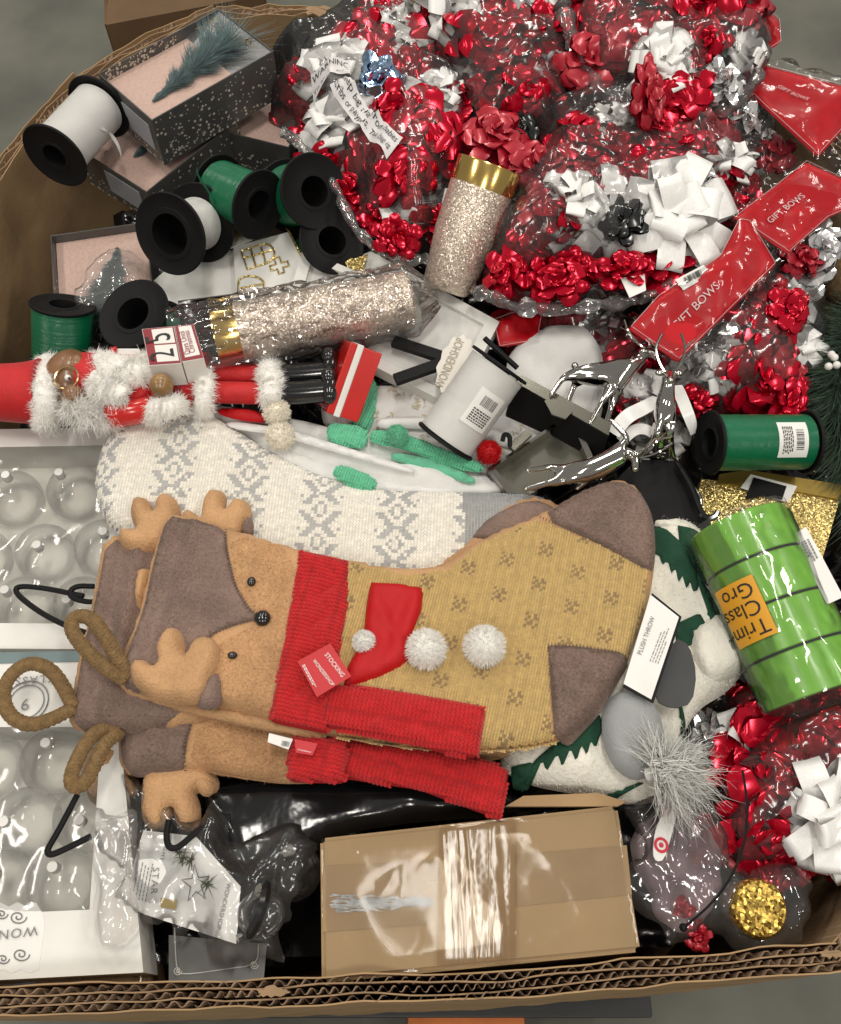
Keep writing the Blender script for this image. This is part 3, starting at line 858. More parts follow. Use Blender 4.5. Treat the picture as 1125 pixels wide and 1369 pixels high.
# ------------------------------------------------------------------ bows
red_foil = mat('red_foil', (.56, .003, .024), .16, .55, var=.1, vs=2, bump=.12, bs=2.5)
red_satin = mat('red_satin', (.4, .005, .02), .35, .25, var=.1, vs=2, coat=.3)
white_satin = mat('white_satin', (.85, .84, .82), .42, var=.05, coat=.15)
silver_foil = mat('silver_foil', (.75, .75, .75), .2, .75, var=.08, vs=2, bump=.15, bs=2.5)
black_foil = mat('black_foil', (.02, .022, .022), .2, .5, var=.1, coat=.5)
blue_foil = mat('blue_holo_foil', (.35, .5, .72), .15, 1.0, var=.4, vs=4, bump=.3, bs=4)
BOWC = {'r': red_foil, 'w': white_satin, 's': silver_foil, 'k': black_foil, 'b': blue_foil, 'q': red_satin}
def loop_mesh(pinch, name, w0=.42):
    path = [(0, 0), (.3, -.03), (.6, -.02), (.86, .04), (1.0, .12), (.88, .22), (.62, .33), (.34, .33), (.1, .16)]
    ws = [.5, .75, 1, .85, .14, .85, 1, .75, .45] if pinch else [.6, .85, 1, 1, .95, 1, 1, .85, .6]
    vs, fs = [], []
    for (r, z), w in zip(path, ws):
        for k in (-1, 0, 1): vs.append((r, k*w*w0*.5, z+(.035 if k == 0 else 0)*(1 if z > .1 else -1)))
    for i in range(len(path)-1):
        for k in range(2): fs.append((3*i+k, 3*i+3+k, 3*i+4+k, 3*i+1+k))
    return vs, fs
LOOPD = {True: loop_mesh(True, 'a', .5), False: loop_mesh(False, 'b', .5)}
_loopme, _bowme = {}, {}
def loop_xf(kind, seed):
    r = random.Random(seed*31+7); out = []
    for n, el, sc, z in ((8, 4, 1.0, 0), (7, 28, .95, .05), (5, 54, .85, .1), (2, 78, .7, .12)):
        a0 = r.uniform(0, 6.28)
        for k in range(n):
            a = a0+2*math.pi*k/n+r.uniform(-.16, .16)
            out.append(Matrix.Translation((0, 0, z)) @ Matrix.Rotation(a, 4, 'Z') @ Matrix.Rotation(-R(el+r.uniform(-10, 10)), 4, 'Y')
                       @ Matrix.Rotation(r.uniform(-.5, .5), 4, 'X') @ Matrix.Diagonal((sc*r.uniform(.75, 1.15), sc*r.uniform(.8, 1.2), sc*r.uniform(.6, 1.2), 1)))
    return out
def bow_matrix(c, r, nrm, spin):
    z = Vector(nrm).normalized(); x = Vector((math.cos(spin), math.sin(spin), 0)); x = (x-z*x.dot(z)).normalized(); y = z.cross(x)
    M = Matrix(((x.x, y.x, z.x, c.x), (x.y, y.y, z.y, c.y), (x.z, y.z, z.z, c.z), (0, 0, 0, 1)))
    f = .5+.5*abs(math.sin(spin*7.3))
    return M @ Matrix.Diagonal((r*(.9+.25*math.sin(spin*5.1)), r*(.9+.25*math.cos(spin*3.7)), r*(.65+.35*f), 1))
BOWN = {'r': 'shiny red foil gift bow', 'w': 'white satin gift bow', 's': 'silver foil gift bow', 'k': 'black foil gift bow', 'b': 'pale blue holographic gift bow', 'q': 'dark red gift bow'}
_bowcount = 0
def bow(c, r, col, label, group, nrm=(0, -.2, 1), spin=0., parts=False):
    global _bowcount
    _bowcount += 1
    seed = _bowcount % 9; pinch = col in 'rskbq'
    xf = loop_xf(col, seed)
    M = bow_matrix(c, r, nrm, spin)
    if parts:
        t = bpy.data.objects.new('gift_bow', None); t.empty_display_size = .02; C.objects.link(t); t.matrix_world = M; ROOT[t.name] = M
        key = (col, pinch)
        if key not in _loopme:
            o = MB().add(*LOOPD[pinch])  .build('ribbon_loop', BOWC[col], None, sharp=None, smooth=col not in 'sb'); _loopme[key] = o.data; bpy.data.objects.remove(o)
        for m in xf:
            o = bpy.data.objects.new('ribbon_loop', _loopme[key]); C.objects.link(o); o.parent = t; o.matrix_local = m
        o = MB().lathe([(0, .16), (.1, .15), (.13, .05), (.12, -.03), (0, -.03)], 12).build('centre', BOWC[col], t)
    else:
        key = (col, seed)
        if key not in _bowme:
            mb = MB()
            for m in xf: mb.add(*LOOPD[pinch], T=m)
            A_ = np.array([tuple(p) for p in mb.v]); B_ = np.stack([fbm(A_[:, 0]*2.6+q*5, A_[:, 1]*2.6+seed, A_[:, 2]*2.6, 2) for q in range(3)], 1)
            mb.v = [Vector(p) for p in A_+.05*B_]
            o = mb.build('gift_bow', BOWC[col], None, sharp=None, smooth=col not in 'sb'); _bowme[key] = o.data; bpy.data.objects.remove(o)
        t = bpy.data.objects.new('gift_bow', _bowme[key]); C.objects.link(t); t.matrix_world = M
    tag(t, label, 'gift bow', group)
    return t

ORD = ['first', 'second', 'third', 'fourth', 'fifth', 'sixth', 'seventh', 'eighth', 'ninth', 'tenth', 'eleventh', 'twelfth', 'thirteenth', 'fourteenth', 'fifteenth', 'sixteenth', 'seventeenth', 'eighteenth', 'nineteenth', 'twentieth', 'twenty-first', 'twenty-second', 'twenty-third', 'twenty-fourth', 'twenty-fifth', 'twenty-sixth', 'twenty-seventh', 'twenty-eighth']
header_red = mat('red_header_print', (.5, .003, .01), .38, var=.06, spec=.3, bump=.25, bs=22)
pale_print = mat('pale_print', (.8, .6, .6), .5, var=0)
header_film = film('header_film', haze=.0, k=.6, base=.0, cr=5, fine=6, bstr=.45, rough=.1)
def sealed_bag(label, px, pl, thick, roll, seed, bows, filmm=None, where='', step=.0065, amp=.011, group=None, nm='bow_bag', cat='bag of bows'):
    S = Soft(px, pl, thick, roll, .010, 16, seed, 1, jag=.02,
             extra=lambda x, y: amp*1.25*(ridged(x*13+y*5, y*21-x*4, seed*1.3, 2)-.8)+.003*fbm(x*60, y*60, seed+2., 2))
    t = thing(nm, label, cat, group, at=Vector((S.c[0], S.c[1], pl.z(*S.c))))
    S.top('film', filmm or crinkle, t, step)
    rr = random.Random(seed)
    pm = pl.up(thick*.6)
    # deeper bows that show in the gaps between the top ones
    bows = list(bows); qx = np.array(px, float); lo_, hi_ = qx.min(0), qx.max(0); tries = 0; extra_n = 0
    while tries < 400 and extra_n < 14:
        tries += 1
        x, y = rr.uniform(lo_[0], hi_[0]), rr.uniform(max(lo_[1], -30), hi_[1])
        if not inside(qx, np.array([x]), np.array([y]))[0] or bdist(qx, np.array([x]), np.array([y]))[0] < 22: continue
        if min(math.hypot(x-b[0], y-b[1])/max(20, b[2]) for b in bows) < .72: continue
        bows.append((x, y, 38, rr.choice('rrrwrq'), 'u')); extra_n += 1
    cnt = {}
    for b in bows:
        if len(b) < 6: cnt.setdefault(b[3], []).append(b)
    for v in cnt.values(): v.sort(key=lambda b: b[1])
    for k, b in enumerate(bows):
        x, y, rp, col = b[:4]; opt = b[4] if len(b) > 4 else ''
        q = pm(x, y); hz = float(S.h(np.array([q.x]), np.array([q.y]))[0])
        d = (q-CAMP); depth = d.y*_sp-d.z*_cp
        r = rp/FPX*depth*1.38
        zc = hz-.66*r-.004 if 'u' not in opt else hz-1.0*r
        if 'f' in opt: zc = hz-.38*r
        c = CAMP+d*((zc-CAMZ)/d.z)
        nrm = Vector((rr.uniform(-.5, .5), -.35+rr.uniform(-.5, .4), 1))
        if 'f' in opt: nrm = Vector((rr.uniform(-.15, .15), -.45, 1))
        lab = BOWN[col]+' '+where
        if len(b) < 6 and len(cnt[col]) > 1:
            i_ = cnt[col].index(b); n_ = len(cnt[col])
            lab = BOWN[col]+', '+('topmost of its colour ' if i_ == 0 else 'lowest of its colour ' if i_ == n_-1 else ORD[i_]+' from the top ')+where
        bow(c, r, col, (b[5] if len(b) > 5 else lab), 'gift bows '+where, nrm, rr.uniform(0, 6.28), parts='p' in opt)
    return t, S
def header(t, px, pl, label=None, words=None, wr=.011, seed=1):
    """red printed bag header with a pale border line"""
    px = [tuple(np.mean(np.array(px, float), 0)+(np.array(p)-np.mean(np.array(px, float), 0))*1.1) for p in px]
    H = Soft(px, pl, .002, .002, wr, 14, seed, 0)
    o = H.sheet('header_card', header_red, t, .005, .001, label=label)
    q = np.array(px, float); c = q.mean(0); q = c+(q-c)*.97
    G = Soft(list(map(tuple, c+(np.array(px, float)-c)*1.07)), pl.up(.005), .002, .004, wr, 14, seed, 0, extra=lambda x, y: .003*(ridged(x*26, y*26, seed*1.7)-.8))
    G.top('header_film', header_film, t, .006)
    w = [pl(a, b) for a, b in q]
    pts = []
    for i in range(len(w)):
        a, b = w[i], w[(i+1) % len(w)]
        for k in range(14): pts.append(a+(b-a)*(k/14))
    hz = H.h(np.array([p.x for p in pts]), np.array([p.y for p in pts]), .0012)
    MB().tube([Vector((p.x, p.y, z)) for p, z in zip(pts, hz)], .0003, 4, closed=True).build('border_line', pale_print, o, world=True)
    if words:
        s, pa, pb = words; a, b = pl(*pa), pl(*pb); n = pl.n
        V, F = text_verts(s); x1 = max(v.x for v in V); k = (b-a).length/x1; T = frame(a, b, n)
        W = [T @ Vector((v.x*k, v.y*k, 0)) for v in V]
        z = H.h(np.array([p.x for p in W]), np.array([p.y for p in W]), .003)
        MB().add([Vector((p.x, p.y, zz)) for p, zz in zip(W, z)], F).build('lettering', pale_print, o, world=True, smooth=False)
    return H

b1, S1 = sealed_bag('clear bag of red and white bows with a printed warning strip', 
    [(372, 130), (400, 85), (450, 55), (500, 22), (560, 10), (590, 60), (610, 120), (640, 210), (620, 290), (570, 345), (520, 345), (470, 300), (430, 210), (380, 175)],
    Pl(.885), .105, .07, 11,
    [(525, 60, 50, 'w', 'p'), (455, 100, 46, 'w'), (470, 178, 52, 'w', 'p'), (578, 84, 40, 'r', 'p'), (505, 112, 30, 'b', '', 'pale blue holographic gift bow under the warning strip'), (585, 142, 36, 'w'), (404, 145, 34, 'r'), (420, 182, 30, 'r'),
     (494, 224, 52, 'r', 'p'), (570, 196, 48, 'r', 'p'), (532, 155, 38, 'r'), (472, 268, 44, 'r', 'p'), (600, 245, 42, 'r'), (551, 291, 36, 'w', 'pf', 'crisp white gift bow at the lower end of the bag, beside the glitter tumbler'),
     (530, 320, 34, 'r', 'u'), (510, 28, 34, 'r'), (440, 230, 40, 'r', 'u'), (540, 235, 40, 'r'), (550, 110, 36, 'r', 'u'), (420, 110, 36, 'r', 'u')], where='in the bag with the warning strip')
# warning strip printed on the bag
ws = Pl(1.0)
def strip(t, S, pts, w, words, m, lift=.013):
    pl = S.pl.up(S.thick)
    a, b = pl(*pts[0]), pl(*pts[1]); x = (b-a).normalized(); y = Vector((-x.y, x.x, 0)); L = (b-a).length
    vs, fs = [], []; n = 24
    for i in range(n+1):
        for k in (-1, 0, 1):
            p = a+x*(L*i/n)+y*(k*w/2); z = float(S.h(np.array([p.x]), np.array([p.y]), lift)[0]); vs.append((p.x, p.y, z))
    for i in range(n):
        for k in range(2): fs.append((3*i+k, 3*i+3+k, 3*i+4+k, 3*i+1+k))
    o = MB().add(vs, fs).build('printed_strip', m, t, world=True)
    for row, s in enumerate(words):
        V, F = text_verts(s); x1 = max(v.x for v in V); k = min(L*.94/x1, w*.55)
        W = []
        for v in V:
            p = a+x*(L*.03+v.x*k)+y*(w*(.12-.45*row)+v.y*k*.8)
            W.append(Vector((p.x, p.y, float(S.h(np.array([p.x]), np.array([p.y]), lift+.0012)[0]))))
        MB().add(W, F).build('lettering', ink, o, world=True, smooth=False)
strip_m = mat('milky_print_strip', (.72, .7, .7), .4, var=.05)
strip(b1, S1, ((452, 108), (528, 198)), .022, ['keep bag away from babies', 'cribs or playpens. This bag is'], strip_m)
strip(b1, S1, ((415, 96), (468, 92)), .02, ['WARNING', 'To avoid danger'], strip_m)
b2, S2 = sealed_bag('clear bag packed with red bows at the back of the bin',
    [(560, 30), (600, -30), (690, -45), (780, 0), (800, 80), (790, 150), (750, 215), (690, 225), (640, 200), (600, 150), (575, 90)],
    Pl(.92), .10, .07, 12,
    [(650, 75, 58, 'r', 'p'), (722, 62, 52, 'r', 'p'), (690, 128, 50, 'r', 'p'), (638, 155, 46, 'r'), (745, 115, 44, 'r'), (604, 105, 40, 'q'), (610, 20, 44, 'w'), (742, 98, 26, 's'),
     (690, 185, 40, 'k', 'u', 'black foil gift bow low between the red bows'), (660, 15, 44, 'r'), (720, 10, 44, 'w'), (765, 40, 40, 'r'), (770, 150, 40, 'q'), (720, 165, 36, 'r'), (660, 190, 36, 'q', 'u')], where='in the bag at the back')
b3, S3 = sealed_bag('clear bag of mixed bows on top of the pile, its edge hanging over',
    [(755, -20), (800, -50), (900, -55), (1000, -40), (1018, 30), (1012, 90), (985, 140), (930, 152), (860, 150), (810, 128), (775, 90), (760, 40)],
    Pl(.985), .075, .05, 13,
    [(860, 15, 52, 'r', 'p'), (935, 18, 48, 'r', 'p'), (798, 42, 44, 'r'), (884, 92, 38, 'w', 'pf', 'small white gift bow in the middle of the topmost bag'), (832, 86, 46, 'r', 'p'), (985, 82, 36, 'w'), (944, 62, 36, 'r'),
     (905, 132, 34, 'r'), (940, 92, 40, 'k', 'p', 'black foil gift bow in the topmost bag'), (792, 84, 40, 'q'), (962, 118, 36, 's'), (860, 128, 32, 'q'), (900, -25, 46, 'r'), (980, 20, 42, 'q'), (830, -15, 44, 'w'), (780, 10, 36, 'r')], where='in the topmost bag')
header(b3, [(996, -10), (1040, 28), (1042, 55), (1012, 75), (1000, 30)], Pl(1.0, 1020, 40, .2, -.1), 'red printed corner of the topmost bag')
b4, S4 = sealed_bag('large clear bag of red and white bows in the middle of the heap',
    [(640, 330), (680, 270), (700, 200), (750, 165), (830, 150), (930, 140), (1010, 165), (1020, 230), (985, 300), (940, 345), (900, 385), (840, 405), (760, 415), (680, 410), (630, 385)],
    Pl(.885), .12, .085, 14,
    [(775, 205, 42, 'r', 'p'), (862, 178, 44, 'r', 'p'), (842, 238, 48, 'r', 'p'), (815, 165, 30, 'w'), (982, 168, 34, 's'), (968, 228, 38, 'w', 'p'), (893, 300, 62, 'w', 'pf', 'big bright white gift bow in the middle of the heap'),
     (914, 250, 40, 's', 'p'), (768, 276, 38, 'w', 'p'), (702, 342, 54, 'r', 'p'), (792, 334, 52, 'r', 'p'), (742, 300, 40, 'r'), (832, 368, 36, 'r'), (682, 372, 38, 'r'), (832, 298, 24, 'k', 'u', 'black foil gift bow beside the big white bow'),  # the small black bow stands in for a shaded gap between the bows
     (940, 180, 36, 'q'), (725, 235, 40, 'q'), (985, 265, 34, 'r'), (750, 380, 36, 'r', 'u'), (715, 280, 34, 'q', 'u'), (900, 200, 36, 'r'), (800, 250, 34, 'q'), (720, 200, 34, 'q'), (960, 290, 30, 'r', 'u'), (860, 330, 34, 'r', 'u'), (770, 360, 34, 'r')], where='in the large middle bag')
header(b4, [(998, 84), (1125, 118), (1150, 140), (1092, 204), (1004, 122)], Pl(.985, 1060, 140, .15, .1), 'red printed bag header lying over the rim', ('GIFT BOWS', (1038, 118), (1076, 142)))
header(b4, [(990, 290), (1078, 222), (1140, 250), (1140, 275), (1105, 290), (1056, 334)], Pl(.97, 1050, 280, .1, .15), 'square red printed bag header', ('GIFT BOWS', (1030, 300), (1078, 262)), seed=4)
b5, S5 = sealed_bag('clear bag of silver and red bows slumped against the bin wall',
    [(860, 430), (920, 440), (985, 380), (1040, 340), (1085, 330), (1092, 420), (1070, 500), (1060, 560), (990, 570), (920, 560), (880, 520)],
    Pl(.845), .09, .06, 15,
    [(1062, 378, 42, 's', 'p'), (952, 452, 36, 's'), (1012, 440, 44, 'r', 'p'), (1002, 506, 48, 'r', 'p'), (1042, 512, 40, 'q'), (962, 505, 42, 'w', 'p'), (985, 540, 34, 'r'), (930, 490, 34, 'w'), (1040, 440, 36, 'r'), (930, 540, 30, 'r'), (1055, 545, 34, 'r'), (1020, 395, 34, 'q')], where='in the bag against the wall')
hd = header(b5, [(850, 434), (885, 395), (962, 345), (985, 300), (998, 302), (1030, 355), (910, 474)], Pl(.955, 930, 390, -.05, .25), 'long red printed bag header with a barcode sticker', ('GIFT BOWS', (905, 440), (960, 392)), seed=6)
hp = Pl(.9575, 930, 390, -.05, .25).up(.003)
st = quad('barcode_sticker', [(903, 374), (941, 354), (952, 366), (914, 388)], hp, .0006, white_pap, b5)
barcode((913, 372), (936, 360), (917, 380), hp, ink, st, 14, 3, .001)
quad('care_tag', [(830, 372), (862, 366), (864, 388), (842, 398)], Pl(.955), .0006, white_pap, b5)

b7, S7 = sealed_bag('clear bag of bows squeezed between the frame box and the reindeer',
    [(660, 425), (720, 405), (790, 415), (850, 430), (880, 480), (890, 560), (850, 590), (800, 560), (760, 470), (700, 450)],
    Pl(.83), .05, .04, 17, [(842, 486, 38, 'r', 'p'), (800, 436, 42, 's', 'p'), (862, 530, 38, 'w', 'p'), (750, 430, 34, 'r'), (700, 430, 36, 'q'), (872, 575, 34, 'w'), (840, 545, 30, 'r'), (815, 520, 30, 's'), (880, 460, 30, 's')], where='in the bag behind the reindeer')
header(b7, [(662, 430), (688, 420), (722, 422), (716, 455), (670, 462)], Pl(.885), 'small red printed bag header')
b6, S6 = sealed_bag('clear bag of red and white bows in the near corner of the bin',
    [(950, 940), (1010, 905), (1100, 900), (1200, 930), (1210, 1080), (1150, 1175), (1060, 1175), (1000, 1190), (940, 1150), (930, 1060), (960, 1000)],
    Pl(.80), .09, .06, 16,
    [(1048, 972, 58, 'r', 'p'), (1112, 958, 52, 'r', 'p'), (1008, 1092, 56, 'r', 'p'), (985, 1040, 44, 'r'), (1094, 1088, 82, 'w', 'pf', 'large white gift bow in the near corner bag'), (982, 960, 42, 's', 'p'), (992, 1005, 40, 'w', 'p'),
     (1055, 1140, 44, 'q'), (1150, 1010, 50, 'r'), (960, 1110, 40, 'q'), (1030, 1030, 44, 'r'), (1010, 930, 40, 'r'), (1150, 1120, 50, 'q'), (940, 985, 34, 's'), (1020, 1150, 40, 'r'), (1080, 915, 44, 'q')], where='in the near corner bag')

# loose film that joins the headers to their bags, and rolled bag edges
FX = Soft([(930, 170), (985, 100), (1010, 70), (1080, 90), (1150, 120), (1160, 260), (1100, 330), (1060, 350), (1000, 420), (915, 490), (845, 445), (870, 390), (940, 330), (965, 250)], Pl(.938, 1000, 280, .05, .12), .016, .03, .008, 18, 33, 1, jag=.015, extra=lambda x, y: .012*(ridged(x*24, y*24, 6.)-.8))
FX.top('loose_film', film('loose_film', haze=.008, k=.8, base=.005, cr=6, fine=8, bstr=.6, rough=.12), b5, .006)
for x, y, r, col in ((1030, 212, 40, 'q'), (975, 285, 36, 'r'), (1090, 330, 38, 's'), (1065, 350, 34, 'q'), (945, 330, 30, 'q'), (1000, 190, 34, 's'), (1050, 420, 34, 'r')):
    q = P(x, y, .93)
    bow(q, r/FPX*1.15, col, BOWN[col]+' '+{1030: 'between the two upper red headers', 975: 'tucked under the square red header', 1090: 'below the square red header at the wall', 1065: 'low between the square and the long red header', 945: 'just above the barcode sticker', 1000: 'under the edge of the topmost bag', 1050: 'beside the long red header'}[x], None, (.2, -.4, 1), x*.1)
def rolled_edge(t, pts, r, seed):
    p = smooth_path([P(x, y, z) for x, y, z in pts], 3); rr = random.Random(seed)
    vs, fs, n = [], [], 12
    mb = MB().tube(p, [r*(.6+.7*abs(math.sin(i*.7+seed))+.3*rr.random()) for i in range(len(p))], 10)
    A_ = np.array([tuple(v) for v in mb.v]); A_ += .004*np.stack([fbm(A_[:, 0]*60+q*9, A_[:, 1]*60, A_[:, 2]*60+seed, 2) for q in range(3)], 1); mb.v = [Vector(v) for v in A_]
    mb.build('rolled_edge', crinkle_heavy, t, world=True)
rolled_edge(b3, [(752, 10, 1.02), (772, 70, 1.01), (800, 118, .995), (850, 146, .99), (930, 154, .99), (985, 140, .995), (1014, 95, 1.0), (1020, 40, 1.01)], .008, 1)
rolled_edge(b4, [(632, 386, .93), (690, 410, .925), (760, 416, .925), (840, 405, .93), (900, 384, .93), (945, 345, .94)], .006, 2)
rolled_edge(b1, [(575, 345, .93), (520, 346, .925), (468, 300, .93), (432, 215, .94), (382, 178, .94)], .005, 3)
# ------------------------------------------------------------------ glitter tumblers
champ = mat('champagne_glitter', (.8, .67, .56), .3, .65, var=.25, vs=300, glit=(950, .75))
gold_band = mat('gold_band', (.72, .5, .16), .18, 1.0, var=.04)
def tumbler(label, pa, za, pb, zb, ra, rb):
    a, b = P(*pa, za), P(*pb, zb); ax = (b-a).normalized(); L = (b-a).length
    M = frame(a, b, (0, 0, 1)); M = M @ Matrix.Rotation(math.pi/2, 4, 'Y')      # local z along a->b
    t = thing('glitter_tumbler', label, 'tumbler', 'glitter tumblers', M=M)
    MB().lathe([(ra*.9, .024), (ra, .024), (ra*.99, L*.3), (ra*.9+rb*.1, L*.55), (rb, L-.004), (rb-.004, L), (0, L)], 64).build('body', champ, t)
    MB().lathe([(ra*.94, .0), (ra*1.0, -.001), (ra*1.02, .001), (ra*1.015, .025), (ra*.98, .025), (ra*.94, .02)], 64, closed=True).build('rim_band', gold_band, t)
    MB().lathe([(ra*.93, .001), (ra*.9, L*.5), (rb*.86, L-.008), (0, L-.008)], 48).build('inner_wall', gold_band, t)
    return t, M, L
tumbler('champagne glitter tumbler with a gold rim standing among the bow bags', (655, 222), .995, (596, 388), .90, .036, .028)
tb, TM, TL = tumbler('champagne glitter tumbler lying down in a crinkled clear sleeve', (290, 452), .915, (550, 400), .915, .0345, .032)
# crinkled sleeve round it
def sleeve(t, M, L, z0, z1, r, m, seed=3, name='sleeve', parent=None, amp=1.0):
    nu, nv = 110, 90; vs, fs = [], []
    for i in range(nu+1):
        z = z0+(z1-z0)*i/nu; e = min(i, nu-i)/nu
        for k in range(nv):
            a = 2*math.pi*k/nv
            rr = r*(1+.07*amp*float(ridged(math.cos(a)*3+seed, math.sin(a)*3+z*9, z*22, 2)-.8))+.003*amp*float(fbm(math.cos(a)*9, math.sin(a)*9, z*70, 2))
            if z > L: rr *= max(.35, 1-(z-L)/(z1-L)*.55)
            vs.append((rr*math.cos(a)*(1 if z < L else 1-.5*(z-L)/(z1-L)), rr*math.sin(a), z))
    for i in range(nu):
        for k in range(nv):
            k2 = (k+1) % nv; fs.append((i*nv+k, i*nv+k2, (i+1)*nv+k2, (i+1)*nv+k))
    return MB().add(vs, fs).build(name, m, t)
sleeve(tb, TM, TL, -.045, TL+.03, .041, crinkle_fine)

# ------------------------------------------------------------------ white boxes, cards and frames behind the figurine
gold_glit = mat('gold_glitter', (.68, .52, .2), .3, .85, var=.4, vs=300, glit=(900, .9))
grey_panel = mat('grey_white_panel', (.68, .67, .64), .6, var=.05)
def tray(name, label, cat, q, pl, border, depth, m=white_card, mp=grey_panel, group=None, low=.02):
    """open shallow box seen from above: four border strips and a sunken panel"""
    q = [np.array(p, float) for p in q]; c = sum(q)/4
    inn = [c+(p-c)*(1-border) for p in q]
    t = thing(name, label, cat, group, at=pl(*c))
    for i in range(4):
        j = (i+1) % 4
        MB().prism([pl(*q[i]), pl(*q[j]), pl(*inn[j]), pl(*inn[i])], pl.n, low).build('border', m, t, world=True, smooth=False)
    MB().prism([pl(*p, -depth) for p in [c+(p-c)*(1-border*.9) for p in q]], pl.n, .002).build('panel', mp, t, world=True, smooth=False)
    return t
tray('frame_box', 'white open frame box with a sunken grey panel, wedged under the large bow bag', 'frame box', [(522, 350), (668, 430), (610, 545), (462, 470)], Pl(.892, 562, 450, 0, .1), .2, .006)
tray('frame_box', 'small white frame box peeking out behind the wrapped tumbler', 'frame box', [(405, 333), (500, 372), (480, 430), (388, 392)], Pl(.885, 440, 380, 0, .08), .3, .006)
wb = thing('white_carton', 'plain white open carton between the spools and the wrapped tumbler', 'carton', at=P(260, 370, .85))
pw = Pl(.868, 260, 365, 0, .1)
card('lid_panel', [(206, 375), (232, 352), (312, 334), (316, 392), (238, 402)], pw, .002, white_card, wb)
card('front_panel', [(196, 412), (206, 376), (238, 402), (240, 420)], pw, .003, grey_panel, wb)
gc = thing('ornament_card', 'white card with gold glitter window and cross ornaments', 'card', at=P(350, 350, .87))
pg = Pl(.878, 350, 350, .05, .1)
card('backing', [(312, 330), (386, 310), (404, 345), (392, 392), (316, 392)], pg, .003, white_card, gc)
def arch(cx, cy, w, h, rot):
    pts = []
    for k in range(13):
        a = math.pi*k/12; pts.append((w*math.cos(a)*.5, -h*.2-h*.35*math.sin(a)))
    pts = [(w*.5, h*.4)]+pts+[(-w*.5, h*.4)]
    c, s = math.cos(rot), math.sin(rot)
    return [(cx+x*c-y*s, cy+x*s+y*c) for x, y in pts]
def gold_line(pts, closed=True, w=.0013):
    MB().tube([pg(*p, .001) for p in pts], w, 5, closed=closed).build('gold_outline', gold_glit, gc, world=True)
gold_line(arch(344, 343, 26, 44, 1.25)); gold_line([(326, 346), (368, 334)], False); gold_line([(336, 334), (343, 358)], False); gold_line([(350, 331), (356, 353)], False)
cr = [(-4, -14), (4, -14), (4, -4), (13, -4), (13, 4), (4, 4), (4, 12), (-4, 12), (-4, 4), (-13, 4), (-13, -4), (-4, -4)]
gold_line([(374+x*.9+y*.25, 356+y*.8-x*.25) for x, y in cr])
gold_line(arch(336, 384, 34, 26, .1)); gold_line([(322, 386), (352, 380)], False)
card('gold_edge', [(382, 304), (388, 310), (406, 344), (398, 388), (392, 392), (403, 345)], pg.up(.002), .002, gold_glit, gc)
gs = thing('glitter_star_card', 'white folded card with a gold glitter burst below the green spool', 'card', at=P(320, 312, .88))
card('fold', [(296, 334), (300, 296), (316, 304), (346, 316), (312, 330)], Pl(.885), .002, white_card, gs)
rts = [P(318+random.uniform(-4, 4), 312+random.uniform(-3, 3), .886) for _ in range(260)]
strands('glitter_burst', [tuple(p) for p in rts], [(random.uniform(-1, 1), random.uniform(-1, 1), .5) for _ in rts], .016, .0008, gold_glit, gs, droop=.1)
gt = thing('glitter_ornament', 'gold glitter star ornament tucked beside the small frame box', 'ornament', at=P(470, 350, .87))
card('star', [(455, 340), (472, 346), (492, 340), (486, 356), (494, 366), (474, 362), (462, 368), (464, 354)], Pl(.885), .003, gold_glit, gt)
card('white_disc', [(500+22*math.cos(a*.5), 352+16*math.sin(a*.5)) for a in range(13)], Pl(.876), .002, white_card, gt)
# loose black sticks and the scalloped hang tag
for k, (a, b) in enumerate((((526, 456), (600, 480)), ((528, 508), (596, 484)))):
    pa, pb = P(*a, .9), P(*b, .905)
    M = frame(pa, pb, (0, 0, 1)); L = (pb-pa).length
    o = MB().bbox((0, -.0065, -.004), (L, .0065, .003), .001).build('black_stick', black_mt, None, smooth=False); o.matrix_world = M
    tag(o, ('flat black stick lying higher on the white frame box', 'flat black stick lying lower on the white frame box')[k], 'stick')
tagt = thing('hang_tag', 'cream scalloped hang tag with embossed lettering on the frame box', 'tag', at=P(608, 485, .9))
cx0, cy0, cx1, cy1 = 622, 452, 594, 522
pts = []
for i in range(44):
    a = 2*math.pi*i/44; rr = 1+.07*math.cos(11*a)
    x, y = 21*math.cos(a)*rr, 41*math.sin(a)*rr*(1 if abs(math.sin(a)) < .9 else .97)
    ct, st_ = math.cos(.36), math.sin(.36)
    pts.append((608+x*ct-y*st_, 487+x*st_+y*ct))
cream_card = mat('cream_card', (.68, .65, .58), .55, var=.05)
ptg = Pl(.915, 608, 487, 0, .1)
card('tag_card', pts, ptg, .0012, cream_card, tagt)
text_px('WONDERSHOP', (592, 520), (622, 455), ptg, mat('tan_ink', (.35, .3, .22), .6), tagt, tall=1.5)

# ------------------------------------------------------------------ cloth materials
tan_fl = mat('tan_felt', (.52, .305, .155), .95, var=.14, vs=30, bump=.8, bs=420, sheen=.08, spec=.15, fine=.09, fs=420)
taupe_fl = mat('taupe_felt', (.225, .156, .128), .95, var=.18, vs=26, bump=.9, bs=420, sheen=.08, spec=.15, fine=.13, fs=420)
red_knit_b = mat('red_knit_base', (.36, .006, .008), .9, var=.1)
yarn_m = mat('yarn', (1, 1, 1), .85, var=.10, vs=160, yarn=True, sheen=.25, bump=.3, bs=900)
red_fab = mat('red_smooth_fabric', (.46, .006, .009), .5, var=.08, vs=20, bump=.3, bs=500, spec=.25)
mustard_b = mat('mustard_base', (.36, .22, .06), .9, var=.1)
cream_b = mat('cream_base', (.52, .48, .4), .9, var=.08)
fur_w = mat('white_fur', (.9, .88, .84), .7, var=.06, sheen=.3)
